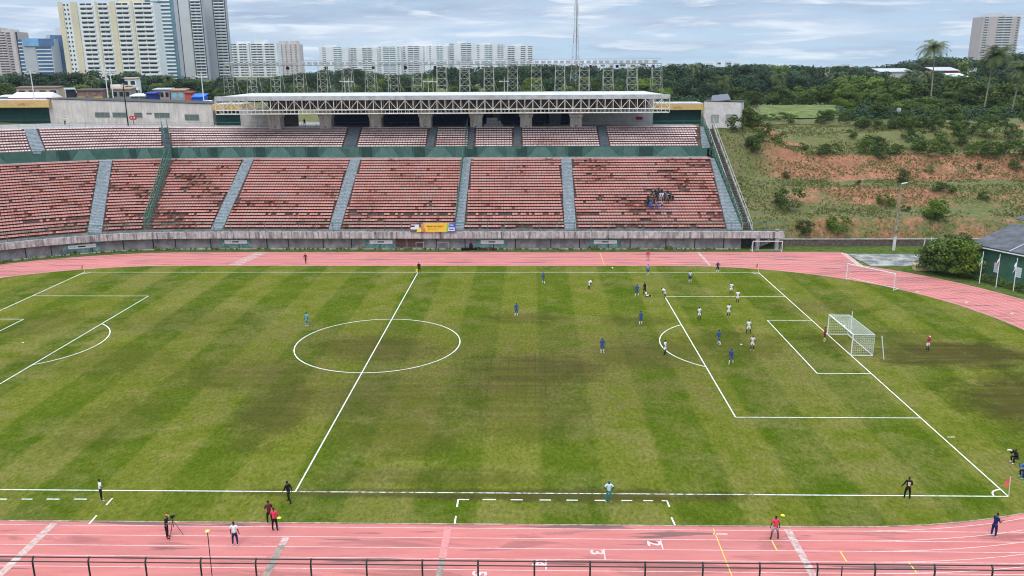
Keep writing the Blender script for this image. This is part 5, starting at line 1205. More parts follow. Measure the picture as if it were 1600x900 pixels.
yl = mat('disc_yellow', (.80, .78, .05), .5, .03); disc(436, 810, 'yellow marker disc on the grass beside the man in the pink shirt', yl, .16); disc(1223, 806, 'yellow marker disc on the grass near the right white track strip', yl, .15)
def ballat(px, py, lab):
    p = gz(px, py); mb = MB(); mb.ball((p.x, p.y, .15), .14, n=12); o = mb.build('football', white, None, True); tag(o, lab, 'ball')
ballat(957, 420, 'white ball lying on the grass between the far touchline and the track')
ballat(1319, 511, 'white ball lying inside the goal near its back net')
# advertising banner on the far railing, read as coloured fields with print rows
p0, p1 = at(641, 361, 50.15), at(712, 361, 50.15); zt_ = at(676, 348.5, 50.15).z; zb_ = 3.25; Yb = 49.98
ban = thing('banner', 'long yellow and blue printed banner hung on the front railing near mid pitch', 'banner', (p0.x, Yb, zb_)); Wb = p1.x-p0.x
def field(name, f0, f1, g0, g1, z0, z1, m, y=0.0):
    X = lambda f: p0.x+Wb*f
    Z = lambda z: zb_+(zt_-zb_)*z
    MB().add([(X(f0), Yb-y, Z(z0)), (X(f1), Yb-y, Z(z0)), (X(g1), Yb-y, Z(z1)), (X(g0), Yb-y, Z(z1)), (X(f0), Yb-y+.02, Z(z0)), (X(f1), Yb-y+.02, Z(z0)), (X(g1), Yb-y+.02, Z(z1)), (X(g0), Yb-y+.02, Z(z1))], [(0, 1, 2, 3), (7, 6, 5, 4), (0, 4, 5, 1), (2, 6, 7, 3)]).build(name, m, ban)
by_ = mat('banner_yellow', (.85, .52, .06), .6, .04, 2); bb = mat('banner_blue', (.09, .12, .50), .6, .05, 2); bd = mat('banner_brown', (.25, .12, .02), .7, .05, 2)
field('photo_field', 0, .32, 0, .30, 0, 1, mat('banner_dark', (.16, .12, .12), .7, .3, 3)); field('car_print', .01, .2, .03, .2, .3, .85, twhite, .01); field('car_window', .02, .10, .03, .11, .58, .75, blackm, .02)
field('shirt_print', .14, .26, .18, .24, .02, .5, mat('banner_lemon', (.85, .72, .10), .6), .03); field('face_print', .25, .32, .25, .31, .3, .95, mat('banner_skin', (.60, .30, .22), .7), .03); field('coral_print', .24, .34, .27, .33, .02, .42, mat('banner_coral', (.7, .2, .12), .7), .04)
field('yellow_field', .32, .80, .30, .84, .0, 1, by_, .01); field('green_edge', .78, .82, .83, .87, .0, 1, mat('banner_green', (.25, .55, .12), .6), .02); field('blue_field', .80, 1.0, .86, 1.0, 0, 1, bb, .012); field('blue_logo', .87, .95, .87, .96, .68, .86, mat('banner_lilac', (.45, .45, .85), .6), .02)
field('white_box', .83, .98, .85, .98, .12, .52, twhite, .02); field('box_print', .86, .96, .86, .96, .27, .38, blackm, .03)
for (a_, b_) in ((.37, .45), (.46, .50), (.52, .58), (.60, .63), (.64, .69), (.71, .73)): field('print_word', a_, b_, a_, b_, .60, .72, bd, .02)
for (a_, b_) in ((.39, .50), (.52, .60), (.61, .70)): field('print_word', a_, b_, a_, b_, .44, .50, mat('banner_tan', (.45, .28, .10), .7), .02)
for (a_, b_) in ((.39, .46), (.48, .58)): field('print_word', a_, b_, a_, b_, .30, .36, MATS['banner_tan'], .02)
# painted wall panels with white sign boards
for i, (x0, x1, y0, y1, lab) in enumerate(((108, 149, 384.5, 390.5, 'leftmost, on the curved wall'), (352, 387, 377, 382, 'second from the left'), (577, 612, 377, 382, 'in the middle'), (752, 786, 377, 382, 'second from the right'), (929, 963, 377, 382, 'rightmost'))):
    xc = (x0+x1)/2; ww = walk(wl, .25, 0); best = min(ww, key=lambda q: abs(-(CAM.y-q[0].y)*0+((q[0].to_3d()+Vector((0, 0, 1.4))-CAM).dot(_r2)/(q[0].to_3d()+Vector((0, 0, 1.4))-CAM).dot(_fw)*F+800)-xc)); p, t = best
    if t.x < 0: t = -t
    nn_ = Vector((t.y, -t.x)); hw = 2.0 if i else 2.15
    sb = thing('wall_sign', f'white sign board on a teal panel of the front wall, {lab}', 'sign', (p.x, p.y, 0), 0, 'white sign boards on the front wall')
    def fr3(name, u0, u1, z0, z1, o, m, th=.03): q = p+t*u0+nn_*o; MB().frame((q.x, q.y, z0), (t.x*(u1-u0), t.y*(u1-u0), 0), (-nn_.x*th, -nn_.y*th, 0), (0, 0, z1-z0)).build(name, m, sb)
    fr3('teal_panel', -hw-.8, hw+.7, .25, 2.03, .03, tealp); fr3('board', -hw, hw, 1.0, 1.62, .10, twhite, .06)
    fr3('faint_print', -hw+.25, -hw+.95, 1.27, 1.36, .105, mat('print_grey', (.35, .38, .4), .7), .01); fr3('faint_print', -hw+.95, -hw+1.15, 1.18, 1.40, .105, MATS['print_grey'], .01); fr3('black_print', -.65, .55, 1.2, 1.42, .105, blackm, .01); fr3('faint_print', .75, hw-.2, 1.25, 1.36, .105, mat('print_pale', (.60, .60, .62), .7), .01)
# brown shutters and hurdle frames on the wall
for px0, px1 in ((618, 634), (637, 660)):
    a, b = at(px0, 380, 50.9), at(px1, 380, 50.9); o = MB().box(a.x, b.x, 50.86, 50.9, .5, 2.0).build('brown_shutter', mat('brown_door', (.13, .07, .055), .8, .2, 2), stand)
for px0, px1 in ((650, 662), (683, 701)):
    a, b = at(px0, 380, 50.4), at(px1, 380, 50.4); hf = thing('small_goal_frame', 'thin grey metal frame leaning at the wall '+('left of the other one' if px0 == 650 else 'right of the other one'), 'frame', (a.x, 50.3, 0))
    MB().bar((a.x, 50.2, .1), (a.x, 50.4, 1.35), .03, 4).build('leg', greyroof, hf); MB().bar((b.x, 50.2, .1), (b.x, 50.4, 1.35), .03, 4).build('leg', greyroof, hf); MB().bar((a.x, 50.4, 1.35), (b.x, 50.4, 1.35), .03, 4).build('top_bar', greyroof, hf)
for px, lab in ((750, 'heap of dark debris with a bundled cover at the foot of the wall'), (763, 'low heap of reddish brown debris under the wall sign')):
    p = at(px-14 if px == 750 else px, 388, 50.0); mb = MB(); rnd = random.Random(px)
    for i in range(14): mb.ball((p.x+rnd.uniform(-1.6, 1.6), 50.0+rnd.uniform(-.2, .2), .12+rnd.uniform(0, .25)), rnd.uniform(.15, .4), None, rnd.uniform(.1, .3), 6)
    if px == 750: mb.add([(p.x-.3, 50, .2), (p.x+.4, 49.9, .2), (p.x+.2, 50.1, 1.35), (p.x-.15, 50, 1.2)], [(0, 1, 2, 3)]); mb.ball((p.x, 50, .7), .35, .25, .7, 8)
    tag(mb.build('debris_heap', blackm if px == 750 else mat('debris_red', (.10, .035, .03), .9)), lab, 'debris')
# near railing and the edge of the near stand
pl, pr_ = gz(-60, 869.3, 5.0), gz(1660, 884.8, 5.0); nr = thing('near_railing', 'dark railing with curved post tops across the bottom of the photo', 'railing', tuple(pl)); dd = (pr_-pl)
MB().bar(pl, pr_, .035, 8).build('rail', rail_black, nr); lo_ = Vector((0, .0, -.17)); MB().bar(pl+lo_+Vector((0, -.16, 0)), pr_+lo_+Vector((0, -.16, 0)), .032, 8).build('rail', rail_black, nr)
for px in (-35, 52, 139, 228, 314, 400, 486, 573, 660, 747, 835, 922, 1008, 1098, 1187, 1277, 1367, 1460, 1550, 1640):
    p = gz(px, 869.3+15.5*(px+60)/1720, 5.0); mb = MB(); pts = [p+Vector((0, .0, .02)), p+Vector((0, -.10, -.12)), p+Vector((0, -.14, -.3)), p+Vector((0, -.16, -2.0))]
    for a, b in zip(pts, pts[1:]): mb.bar(a, b, .05, 8)
    mb.ball(tuple(pts[0]), .06, n=6); mb.build('post', rail_black, nr)
p = gz(1316, 885, 4.9); MB().bar(p, p+Vector((0, -.1, -1.9)), .03, 6).build('post', rail_black, nr)
ns = thing('near_stand_edge', 'concrete front edge of the near stand below the dark railing', 'wall', (17, -50.5, 3)); MB().box(-70, 110, -50.9, -50.3, 2.0, 3.1).build('fascia', concrete, ns); MB().box(-70, 110, -52.5, -50.95, 2.6, 2.8).build('walkway', concrete, ns); MB().box(-70, 110, -51.2, -50.92, -.1, 1.98).build('lower_wall', wallgrey, ns)
p = gz(330, 905, 4.2); q = at(324, 830, p.y+.15); pk = thing('camera_pole', 'thin dark pole with a yellow green cap rising from behind the near railing', 'pole', (p.x, p.y, 2.5)); MB().bar((p.x+.05, p.y, 2.6), (q.x, q.y, q.z-.1), .022, 6).build('pole', blackm, pk)
mb = MB(); mb.ball((q.x, q.y, q.z), .13, .13, .07, 10); mb.build('cap', mat('cap_lime', (.62, .72, .18), .6), pk)

# ------------------------------------------------------------------ people
def skin(name, V_, E_, R_, root=0, sub=1, m=None):
    me = bpy.data.meshes.new(name); me.from_pydata([tuple(v) for v in V_], E_, []); o = bpy.data.objects.new(name+'_tmp', me); col.objects.link(o)
    md = o.modifiers.new('s', 'SKIN'); md.use_smooth_shade = True
    sv = me.skin_vertices[0].data
    for i, r in enumerate(R_): sv[i].radius = (r, r) if isinstance(r, (int, float)) else r; sv[i].use_root = (i == root)
    s2 = o.modifiers.new('b', 'SUBSURF'); s2.levels = sub; s2.render_levels = sub
    dg = bpy.context.evaluated_depsgraph_get(); dg.update(); out = bpy.data.meshes.new_from_object(o.evaluated_get(dg)); out.name = name
    bpy.data.objects.remove(o); bpy.data.meshes.remove(me); out.materials.clear()
    if m: out.materials.append(m)
    out.polygons.foreach_set('use_smooth', [True]*len(out.polygons)); return out
def nz(v, L_): v = Vector(v); return v.normalized()*L_
# leg = (thigh vector, shin vector); arm = (upper arm vector, forearm vector); x is the figure's right, y forward, z up
POSE = {
 'stand': dict(lean=.04, head=.05, legs=[((.10, .03, -1), (.02, -.03, -1)), ((-.14, .10, -1), (-.03, -.08, -1))], arms=[((.22, -.05, -1), (.08, .30, -1)), ((-.22, .02, -1), (-.06, .28, -1))]),
 'wide': dict(lean=.03, head=0, legs=[((.26, .05, -1), (.14, -.05, -1)), ((-.28, .0, -1), (-.10, -.06, -1))], arms=[((.30, .0, -1), (.12, .2, -1)), ((-.30, .05, -1), (-.12, .25, -1))]),
 'walk': dict(lean=.10, head=.05, legs=[((.06, .42, -1), (.02, .10, -1)), ((-.06, -.30, -1), (-.03, -.55, -1))], arms=[((.18, -.40, -1), (.05, -.05, -1)), ((-.18, .35, -1), (-.05, .65, -.8))]),
 'akimbo': dict(lean=.02, head=.0, legs=[((.16, .02, -1), (.06, -.02, -1)), ((-.18, .05, -1), (-.06, -.05, -1))], arms=[((.75, -.25, -.8), (-.75, .35, -.55)), ((-.75, -.25, -.8), (.75, .35, -.55))]),
 'bend': dict(lean=.95, head=.55, legs=[((.14, .40, -1), (.05, -.25, -1)), ((-.14, .36, -1), (-.05, -.22, -1))], arms=[((.18, .15, -1), (-.02, .05, -1)), ((-.18, .15, -1), (.02, .05, -1))]),
 'fold': dict(lean=.03, head=.05, legs=[((.10, .03, -1), (.03, -.02, -1)), ((-.12, .03, -1), (-.03, -.03, -1))], arms=[((.22, .18, -1), (-.45, .95, -.05)), ((-.22, .18, -1), (.45, .95, .05))]),
 'head': dict(lean=.04, head=.0, legs=[((.12, .03, -1), (.03, -.02, -1)), ((-.12, .03, -1), (-.03, -.03, -1))], arms=[((.75, .45, .35), (-.55, -.1, .9)), ((-.22, .05, -1), (-.06, .2, -1))]),
 'hold': dict(lean=.08, head=.25, legs=[((.10, .05, -1), (.02, -.04, -1)), ((-.12, .0, -1), (-.02, -.04, -1))], arms=[((.20, .25, -1), (-.25, 1, .25)), ((-.20, .25, -1), (.25, 1, .25))]),
 'flag': dict(lean=.03, head=.0, legs=[((.14, .03, -1), (.05, -.02, -1)), ((-.16, .03, -1), (-.04, -.03, -1))], arms=[((.20, .1, -1), (-.2, .8, -.4)), ((-.40, .05, -1), (-.55, .1, -.8))]),
 'sit': dict(lean=.20, head=.1, legs=[((.14, 1, -.05), (.03, .02, -1)), ((-.14, 1, -.05), (-.03, .02, -1))], arms=[((.20, .3, -1), (-.1, 1, -.1)), ((-.20, .3, -1), (.1, 1, -.1))]),
 'ground': dict(lean=-.15, head=.15, legs=[((.14, 1, .45), (.03, .75, -.85)), ((-.16, 1, -.05), (-.05, 1, -.08))], arms=[((.25, -.55, -1), (.05, -.25, -1)), ((-.2, .5, -.9), (.1, .9, -.1))]),
 'crouch': dict(lean=.35, head=.05, legs=[((.16, 1, .25), (.03, -.25, -1)), ((-.16, 1, .15), (-.03, -.1, -1))], arms=[((.20, .8, -.55), (-.25, .45, .85)), ((-.20, .8, -.55), (.25, .45, .85))]),
}
def joints(ps):
    q = POSE[ps]; hip = [Vector((.095, 0, 0)), Vector((-.095, 0, 0))]; J = {}
    lw = []
    for i in (0, 1):
        k = hip[i]+nz(q['legs'][i][0], .43); a = k+nz(q['legs'][i][1], .42); lw.append((hip[i], k, a))
    if ps in ('ground',): zoff = .13
    else: zoff = .085-min(l[2].z for l in lw)
    up = Vector((0, 0, zoff)); J['legs'] = [tuple(v+up for v in l) for l in lw]; J['pelvis'] = up
    ln = q['lean']; sp = Vector((0, math.sin(ln), math.cos(ln))); J['waist'] = up+sp*.16; J['chest'] = up+sp*.38+Vector((0, .01, 0)); J['neck'] = up+sp*.54; hd = ln*.55+q['head']; hv = Vector((0, math.sin(hd), math.cos(hd)))
    J['hv'] = hv; J['head'] = J['neck']+hv*.17; J['top'] = J['neck']+hv*.27; J['fwd'] = Vector((0, math.cos(hd), -math.sin(hd)))
    J['arms'] = []
    for i, s in ((0, 1), (1, -1)):
        sh = up+sp*.48+Vector((s*.185, 0, 0)); e = sh+nz(q['arms'][i][0], .285); w_ = e+nz(q['arms'][i][1], .25); J['arms'].append((sh, e, w_, (w_-e).normalized()))
    return J
skins = [mat('skin_dark', (.10, .052, .032), .55, .05, 4), mat('skin_brown', (.22, .115, .07), .55, .05, 4), mat('skin_tan', (.42, .24, .16), .55, .05, 4)]
hairm = mat('hair_black', (.012, .010, .009), .8, .2, 20); eyem = mat('eye_dark', (.02, .015, .012), .3); lipm = mat('lip', (.20, .07, .06), .6)
PM = {}
def pmesh(ps):
    if ps in PM: return PM[ps]
    J = joints(ps); V_, E_, R_ = [], [], []
    def v(p, r, frm=None): V_.append(Vector(p)); R_.append(r); (E_.append((frm, len(V_)-1)) if frm is not None else None); return len(V_)-1
    pel = v(J['pelvis'], (.125, .095)); wst = v(J['waist'], (.115, .085), pel); ch = v(J['chest'], (.145, .10), wst); up = v(J['neck']-J['hv']*.03, (.075, .065), ch); nk = v(J['neck']+J['hv']*.03, (.052, .055), up); hd = v(J['head']-J['hv']*.03, (.068, .078), nk); h2 = v(J['head']+J['hv']*.05, (.076, .092), hd); v(J['top'], (.045, .055), h2)
    for sh, e, w_, dr in J['arms']:
        a = v(sh, .056, up); b = v(e, .041, a); c = v(w_, .027, b); side = dr.cross(Vector((0, 0, 1)));  side = side.normalized() if side.length > .1 else Vector((0, 1, 0)); palm = v(w_+dr*.07, (.034, .016), c); curl = Vector((0, 0, -.25)) if abs(dr.z) < .8 else Vector((0, .3, 0))
        for j, L_ in enumerate((.075, .085, .08, .062)): f1 = v(w_+dr*.105+side*(.027-.018*j), .0085, palm); v(w_+dr*(.105+L_*.5)+side*(.032-.021*j)+curl*.02, .008, f1); 
        for j, L_ in enumerate((.075, .085, .08, .062)):
            k = len(V_)-8+2*j+1; v(w_+dr*(.10+L_*.9)+side*(.032-.021*j)+curl*.075, .006, k)
        t1 = v(w_+dr*.05+side*.040, .010, palm); v(w_+dr*.085+side*.058, .008, t1)
    for h_, k_, a_ in J['legs']:
        a = v(h_, .088, pel); b = v(k_, .056, a); b2 = v(k_.lerp(a_, .35)+Vector((0, -.012, 0)), .054, b); c = v(a_, .035, b2); f = v(a_+Vector((0, .06, -.045)), (.04, .032), c); v(a_+Vector((0, .17, -.06)), (.036, .02), f)
    body = skin('body', V_, E_, R_, 0)
    # face: nose, ears, eyes, mouth kept in the same mesh
    bm = bmesh.new(); bm.from_mesh(body)
    fw_, hv = J['fwd'], J['hv']; c0 = J['head']+hv*.01; rt = Vector((1, 0, 0))
    def blob(c, rx, ry, rz, mi):
        M = Matrix(((rt.x, fw_.x, hv.x, c.x), (rt.y, fw_.y, hv.y, c.y), (rt.z, fw_.z, hv.z, c.z), (0, 0, 0, 1))) @ Matrix.Diagonal((rx, ry, rz, 1))
        r = bmesh.ops.create_icosphere(bm, subdivisions=1, radius=1, matrix=M)
        for f in set(f for vv in r['verts'] for f in vv.link_faces): f.material_index = mi
    blob(c0+fw_*.088-hv*.005, .014, .022, .026, 0)
    for s in (-1, 1): blob(c0+rt*s*.078, .01, .02, .03, 0); blob(c0+rt*s*.030+fw_*.082+hv*.025, .012, .008, .007, 1)
    blob(c0+fw_*.080-hv*.045, .024, .010, .008, 2)
    bm.to_mesh(body); bm.free()
    def part(nm, chain, sub=1):
        A, B_, C_ = [], [], []
        for i, (p, r) in enumerate(chain):
            A.append(p); C_.append(r)
            if i: B_.append((i-1, i))
        return skin(nm, A, B_, C_, 0, sub)
    # shirts
    def torso(nm, sleeve):
        A, B_, C_ = [], [], []
        def w(p, r, f=None): A.append(Vector(p)); C_.append(r); (B_.append((f, len(A)-1)) if f is not None else None); return len(A)-1
        a0 = w(J['pelvis']+Vector((0, 0, -.06)), (.155, .125)); a1 = w(J['waist'], (.15, .115), a0); a2 = w(J['chest'], (.17, .125), a1); a3 = w(J['neck']-J['hv']*.025, (.095, .082), a2)
        for sh, e, w_, dr in J['arms']:
            s_ = w(sh, .075, a3); e_ = w(sh.lerp(e, .72) if sleeve == 'short' else e, .066 if sleeve == 'short' else .058, s_)
            if sleeve == 'long': w(e.lerp(w_, .92), .044, e_)
        return skin(nm, A, B_, C_, 0)
    def lower(nm, kind):
        A, B_, C_ = [], [], []
        def w(p, r, f=None): A.append(Vector(p)); C_.append(r); (B_.append((f, len(A)-1)) if f is not None else None); return len(A)-1
        a0 = w(J['pelvis']+Vector((0, 0, .07)), (.135, .11)); a1 = w(J['pelvis']-Vector((0, 0, .02)), (.15, .12), a0)
        for h_, k_, a_ in J['legs']:
            b = w(h_.lerp(k_, .2), .108, a1)
            if kind == 'shorts': w(h_.lerp(k_, .86), .098, b)
            else: k2 = w(k_, .075, b); w(a_+(k_-a_)*.02, .055, k2)
        return skin(nm, A, B_, C_, 0)
    D = dict(body=body, short=torso('shirt', 'short'), long=torso('jacket', 'long'), shorts=lower('shorts', 'shorts'), trousers=lower('trousers', 'trousers'))
    D['sock'] = [part('sock', [(k_.lerp(a_, .12), .055), (k_.lerp(a_, .4)+Vector((0, -.014, 0)), .064), (a_, .045)]) for h_, k_, a_ in J['legs']]
    if ps == 'ground': ft = [part('boot', [(a_+Vector((0, .02, -.03)), .05), (a_+Vector((0, .06, .05)), .045), (a_+Vector((0, .07, .13)), .035)]) for h_, k_, a_ in J['legs']]
    else: ft = [part('boot', [(a_+Vector((0, -.035, -.035)), (.045, .048)), (a_+Vector((0, .05, -.045)), (.05, .04)), (a_+Vector((0, .18, -.06)), (.044, .026))]) for h_, k_, a_ in J['legs']]
    D['boot'] = ft
    hv, fw2 = J['hv'], J['fwd']
    D['hair'] = part('hair', [(J['head']-fw2*.035-hv*.02, (.070, .055)), (J['head']-fw2*.02+hv*.05, (.088, .088)), (J['top']-fw2*.01, (.06, .07))])
    D['cap'] = part('cap', [(J['head']+hv*.045, (.092, .105)), (J['top']+hv*.005, (.07, .08))])
    A = J['head']+hv*.055
    D['brim'] = MB().add([A+rt*.07+fw2*.07, A-rt*.07+fw2*.07, A-rt*.05+fw2*.17-hv*.015, A+rt*.05+fw2*.17-hv*.015, A+rt*.07+fw2*.07-hv*.012, A-rt*.07+fw2*.07-hv*.012, A-rt*.05+fw2*.17-hv*.027, A+rt*.05+fw2*.17-hv*.027], [(0, 1, 2, 3), (7, 6, 5, 4), (0, 3, 7, 4), (2, 6, 7, 3), (1, 5, 6, 2)]).mesh('brim', [])
    D['J'] = J; PM[ps] = D; return D
def setm(o, *ms):
    for i, m in enumerate(ms):
        while len(o.data.materials) <= i: o.data.materials.append(None)
        o.material_slots[i].link = 'OBJECT'; o.material_slots[i].material = m
def cloth(n, c): return mat('cloth_'+n, c, .85, .08, 6)
WH, BL, NV, BK, RD, PK, SK, TL, GD = cloth('white', (.78, .78, .78)), cloth('blue', (.03, .09, .34)), cloth('navy', (.015, .025, .10)), cloth('black', (.014, .014, .016)), cloth('darkred', (.33, .015, .03)), cloth('pink', (.75, .05, .11)), cloth('sky', (.12, .42, .62)), cloth('teal', (.03, .22, .25)), cloth('grey', (.3, .3, .32))
def person(loc, face, ps, label, top=WH, bot=WH, sock=BK, boot=BK, topk='short', botk='shorts', sk=0, hair=hairm, hat=None, h=1.0, group=None, z=0.03):
    """face: heading in degrees, 0 looks along +y (away from the camera)"""
    D = pmesh(ps); root = thing('person', label, 'person', (loc[0], loc[1], z), R(face), group); root.scale = (h, h, h)
    b = put('body', D['body'], root); setm(b, skins[sk], eyem, lipm)
    setm(put('shirt' if topk == 'short' else 'jacket', D[topk], root), top); setm(put(botk, D[botk], root), bot)
    if botk == 'shorts':
        for m in D['sock']: setm(put('sock', m, root), sock)
    for m in D['boot']: setm(put('boot', m, root), boot)
    if hat: setm(put('cap', D['cap'], root), hat); setm(put('brim', D['brim'], root), hat)
    else: setm(put('hair', D['hair'], root), hair)
    return root
def P_(px, py, *a, **k): p = gz(px, py, .03); return person((p.x, p.y), *a, **k)
yb_ = cloth('boot_lime', (.6, .7, .1)); wb = WH
B = dict(top=BL, bot=BL, sock=WH, boot=WH, group='players in blue kit'); Wt = dict(top=WH, bot=WH, sock=BK, boot=BK, group='players in white kit')
P_(849, 443, 60, 'walk', 'player in blue kit near the far touchline, leftmost of the far players', **B)
P_(919, 452, -70, 'bend', 'player in white kit bending forward with hands on knees left of the penalty area', **Wt)
P_(995, 463, 20, 'wide', 'player in blue kit beside the black clad referee at the far penalty corner', **B)
P_(1007, 460, 40, 'stand', 'referee in black standing over the sitting white player', BK, BK, BK, BK)
p = gz(1012, 464); person((p.x-.2, p.y), -80, 'ground', 'player in white kit sitting on the grass at the referee', WH, WH, BK, WH, z=.03)
P_(1040, 465, 75, 'bend', 'player in white kit bending over at the far corner of the penalty area', **Wt)
P_(1012, 430, 200, 'stand', 'player in blue and white kit standing just inside the far touchline', **{**B, 'top': cloth('bluewhite', (.25, .33, .55))})
P_(1078, 441, 190, 'stand', 'player in blue shorts and pale shirt near the far touchline, right of centre', **{**B, 'top': cloth('paleblue', (.55, .6, .68)), 'bot': NV})
P_(1121, 426, 10, 'akimbo', 'player in navy shirt with white socks standing on the far touchline', **{**B, 'top': NV, 'bot': NV})
P_(1142, 460, 185, 'head', 'player in white kit raising an arm to his head in the far penalty area', **Wt)
P_(1152, 473, 175, 'stand', 'player in white kit standing on the far line of the penalty area', **Wt)
P_(1138, 495, 190, 'stand', 'player in white kit with dark number inside the penalty area, left of centre', **{**Wt, 'boot': yb_})
P_(1092, 500, 200, 'stand', 'player in white kit alone near the left side of the penalty area', **Wt)
P_(1001, 507, 30, 'stand', 'player in blue kit halfway between the penalty arc and the referee', **B)
P_(807, 494, 20, 'stand', 'player in blue kit alone between centre circle and penalty area', **B)
P_(480, 509, 150, 'stand', 'player in bright sky blue kit alone left of the centre circle', SK, SK, SK, WH)
P_(941, 551, 190, 'stand', 'player in blue kit standing left of the penalty arc', **B)
P_(1039, 554, 60, 'wide', 'player in white kit standing on the penalty arc', **Wt)
P_(1123, 538, 40, 'walk', 'player in blue kit walking left of the penalty spot', **B)
P_(1169, 521, 180, 'wide', 'player in white kit standing above the penalty spot', **Wt)
P_(1175, 547, 170, 'stand', 'player in white kit with reddish shirt marks right of the penalty spot', **{**Wt, 'top': cloth('whitepink', (.72, .62, .62)), 'boot': WH})
P_(1142, 568, 150, 'walk', 'player in blue kit below the penalty spot, lowest in the penalty area', **B)
P_(1288, 533, 80, 'wide', 'goalkeeper in dark red kit with yellow socks beside the goal post', RD, RD, cloth('lime', (.7, .75, .3)), cloth('lime', (.7, .75, .3)))
P_(1449, 548, 200, 'fold', 'person in red shirt and white shorts with a white cap behind the goal', cloth('red', (.50, .02, .04)), WH, BK, BK, hat=WH, sk=1)
lm = P_(1417, 779, -15, 'flag', 'assistant referee in black bib with a yellow flag on the near touchline', BK, BK, BK, BK, botk='trousers', topk='long')
p = gz(1417, 779); fl = thing('linesman_flag', 'yellow flag held low by the assistant referee on the near touchline', 'flag', (p.x-.42, p.y, .95))
MB().bar((p.x-.38, p.y+.05, .92), (p.x-.62, p.y+.1, .62), .014, 6).build('stick', blackm, fl); MB().add([(p.x-.40, p.y+.05, .90), (p.x-.46, p.y+.12, .66), (p.x-.82, p.y+.16, .42), (p.x-.92, p.y+.08, .54), (p.x-.62, p.y+.02, .80)], [(0, 1, 2, 3, 4)]).build('cloth', mat('flag_yellow', (.82, .62, .04), .7), fl)
bb_ = MB().add([(-.10, -.135, 1.40), (.10, -.135, 1.40), (.06, -.15, 1.08), (-.06, -.15, 1.08)], [(0, 1, 2, 3)]).mesh('back_print', [mat('print_peach', (.75, .55, .35), .8)]); put('back_print', bb_, lm)
P_(1552, 838, -75, 'hold', 'ballboy in dark navy clothes bending on the track at the bottom right', NV, NV, BK, WH, topk='short', botk='trousers')
P_(1210, 842, 5, 'wide', 'person in pink red shirt and patterned shorts on the near track', PK, cloth('shorts_grey', (.35, .30, .30)), skins[0], BK)
P_(951, 785, 2, 'akimbo', 'person in pale blue bib, teal cap and teal trousers on the technical area line', cloth('bib', (.50, .72, .78)), TL, TL, WH, botk='trousers', hat=TL)
P_(452, 785, 60, 'walk', 'official in black walking near the halfway line', BK, BK, BK, BK, botk='trousers', topk='long')
P_(422, 818, 30, 'hold', 'person in dark maroon tracksuit partly behind the pink shirted official', cloth('maroon', (.12, .02, .035)), BK, BK, WH, botk='trousers', topk='long')
P_(430, 829, 0, 'fold', 'official in pink shirt and black trousers at the edge of the near track', PK, BK, BK, BK, botk='trousers')
P_(368, 852, 3, 'stand', 'person in white shirt and navy trousers walking on the near track', WH, NV, BK, WH, botk='trousers')
P_(262, 840, -80, 'hold', 'camera operator in black with an orange cap behind a tripod', BK, BK, BK, BK, botk='trousers', hat=cloth('orange', (.65, .28, .12)), sk=1)
P_(159, 782, -55, 'fold', 'coach in white shirt and black trousers with folded arms near the left technical area', WH, BK, BK, WH, botk='trousers', topk='short')
P_(655, 427, 5, 'stand', 'assistant referee in black holding a yellow flag on the far touchline', BK, BK, BK, BK)
p = gz(655, 427); fl = thing('linesman_flag', 'yellow flag held down beside the far assistant referee', 'flag', (p.x, p.y-.3, .6)); MB().bar((p.x-.15, p.y-.25, .95), (p.x-.18, p.y-.3, .45), .02, 5).build('stick', blackm, fl); MB().add([(p.x-.16, p.y-.3, .85), (p.x-.5, p.y-.3, .7), (p.x-.45, p.y-.35, .25), (p.x-.16, p.y-.3, .3)], [(0, 1, 2, 3)]).build('cloth', MATS['flag_yellow'], fl)
P_(478, 412, 40, 'walk', 'person in dark maroon clothes standing on the far track left of mid pitch', cloth('maroon', (.12, .02, .035)), cloth('maroon', (.12, .02, .035)), BK, BK, botk='trousers')
P_(1012, 407, 185, 'stand', 'person in pinkish red top on the far track above the players', PK, cloth('grey', (.3, .3, .32)), BK, BK, botk='trousers')
pc = P_(1588, 723, -260, 'crouch', 'photographer in black crouching beyond the near right corner', BK, BK, BK, WH, botk='trousers', topk='long')
bl2 = P_(1603, 746, -260, 'crouch', 'person in bright blue jacket crouching at the right edge of the photo', cloth('royal', (.03, .16, .70)), NV, BK, SK, botk='trousers', topk='long', hat=cloth('royal', (.03, .16, .70)), h=1.08)
# tripod and cameras
def camera_at(p, z, label, face):
    o = thing('video_camera', label, 'camera', (p.x, p.y, z), R(face)); ORG[o.name] = Vector((0, 0, 0)); MB().box(-.07, .07, -.12, .14, 0, .15).build('body', blackm, o); MB().bar((0, .14, .08), (0, .27, .08), .045, 8).build('lens', glass, o); return o
p = gz(273, 838); tp = thing('tripod', 'black camera tripod standing on the near track beside the camera operator', 'tripod', tuple(p))
for a in (.3, 2.4, 4.5): MB().bar((p.x, p.y, 1.25), (p.x+.55*math.cos(a), p.y+.55*math.sin(a), .01), .016, 5).build('leg', blackm, tp)
MB().bar((p.x, p.y, .7), (p.x, p.y, 1.42), .02, 6).build('centre_column', blackm, tp); MB().bar((p.x, p.y, 1.38), (p.x-.35, p.y, 1.2), .012, 5).build('pan_handle', blackm, tp)
camera_at(p, 1.43, 'small black video camera mounted on the tripod', -60)
p = gz(1588, 723); c_ = thing('photo_camera', 'camera with a long white lens held by the crouching photographer', 'camera', (p.x-.5, p.y, 1.1)); MB().box(p.x-.50, p.x-.38, p.y-.08, p.y+.08, 1.02, 1.14).build('body', blackm, c_); MB().bar((p.x-.5, p.y, 1.08), (p.x-.85, p.y, 1.12), .055, 8, .07).build('lens', twhite, c_)
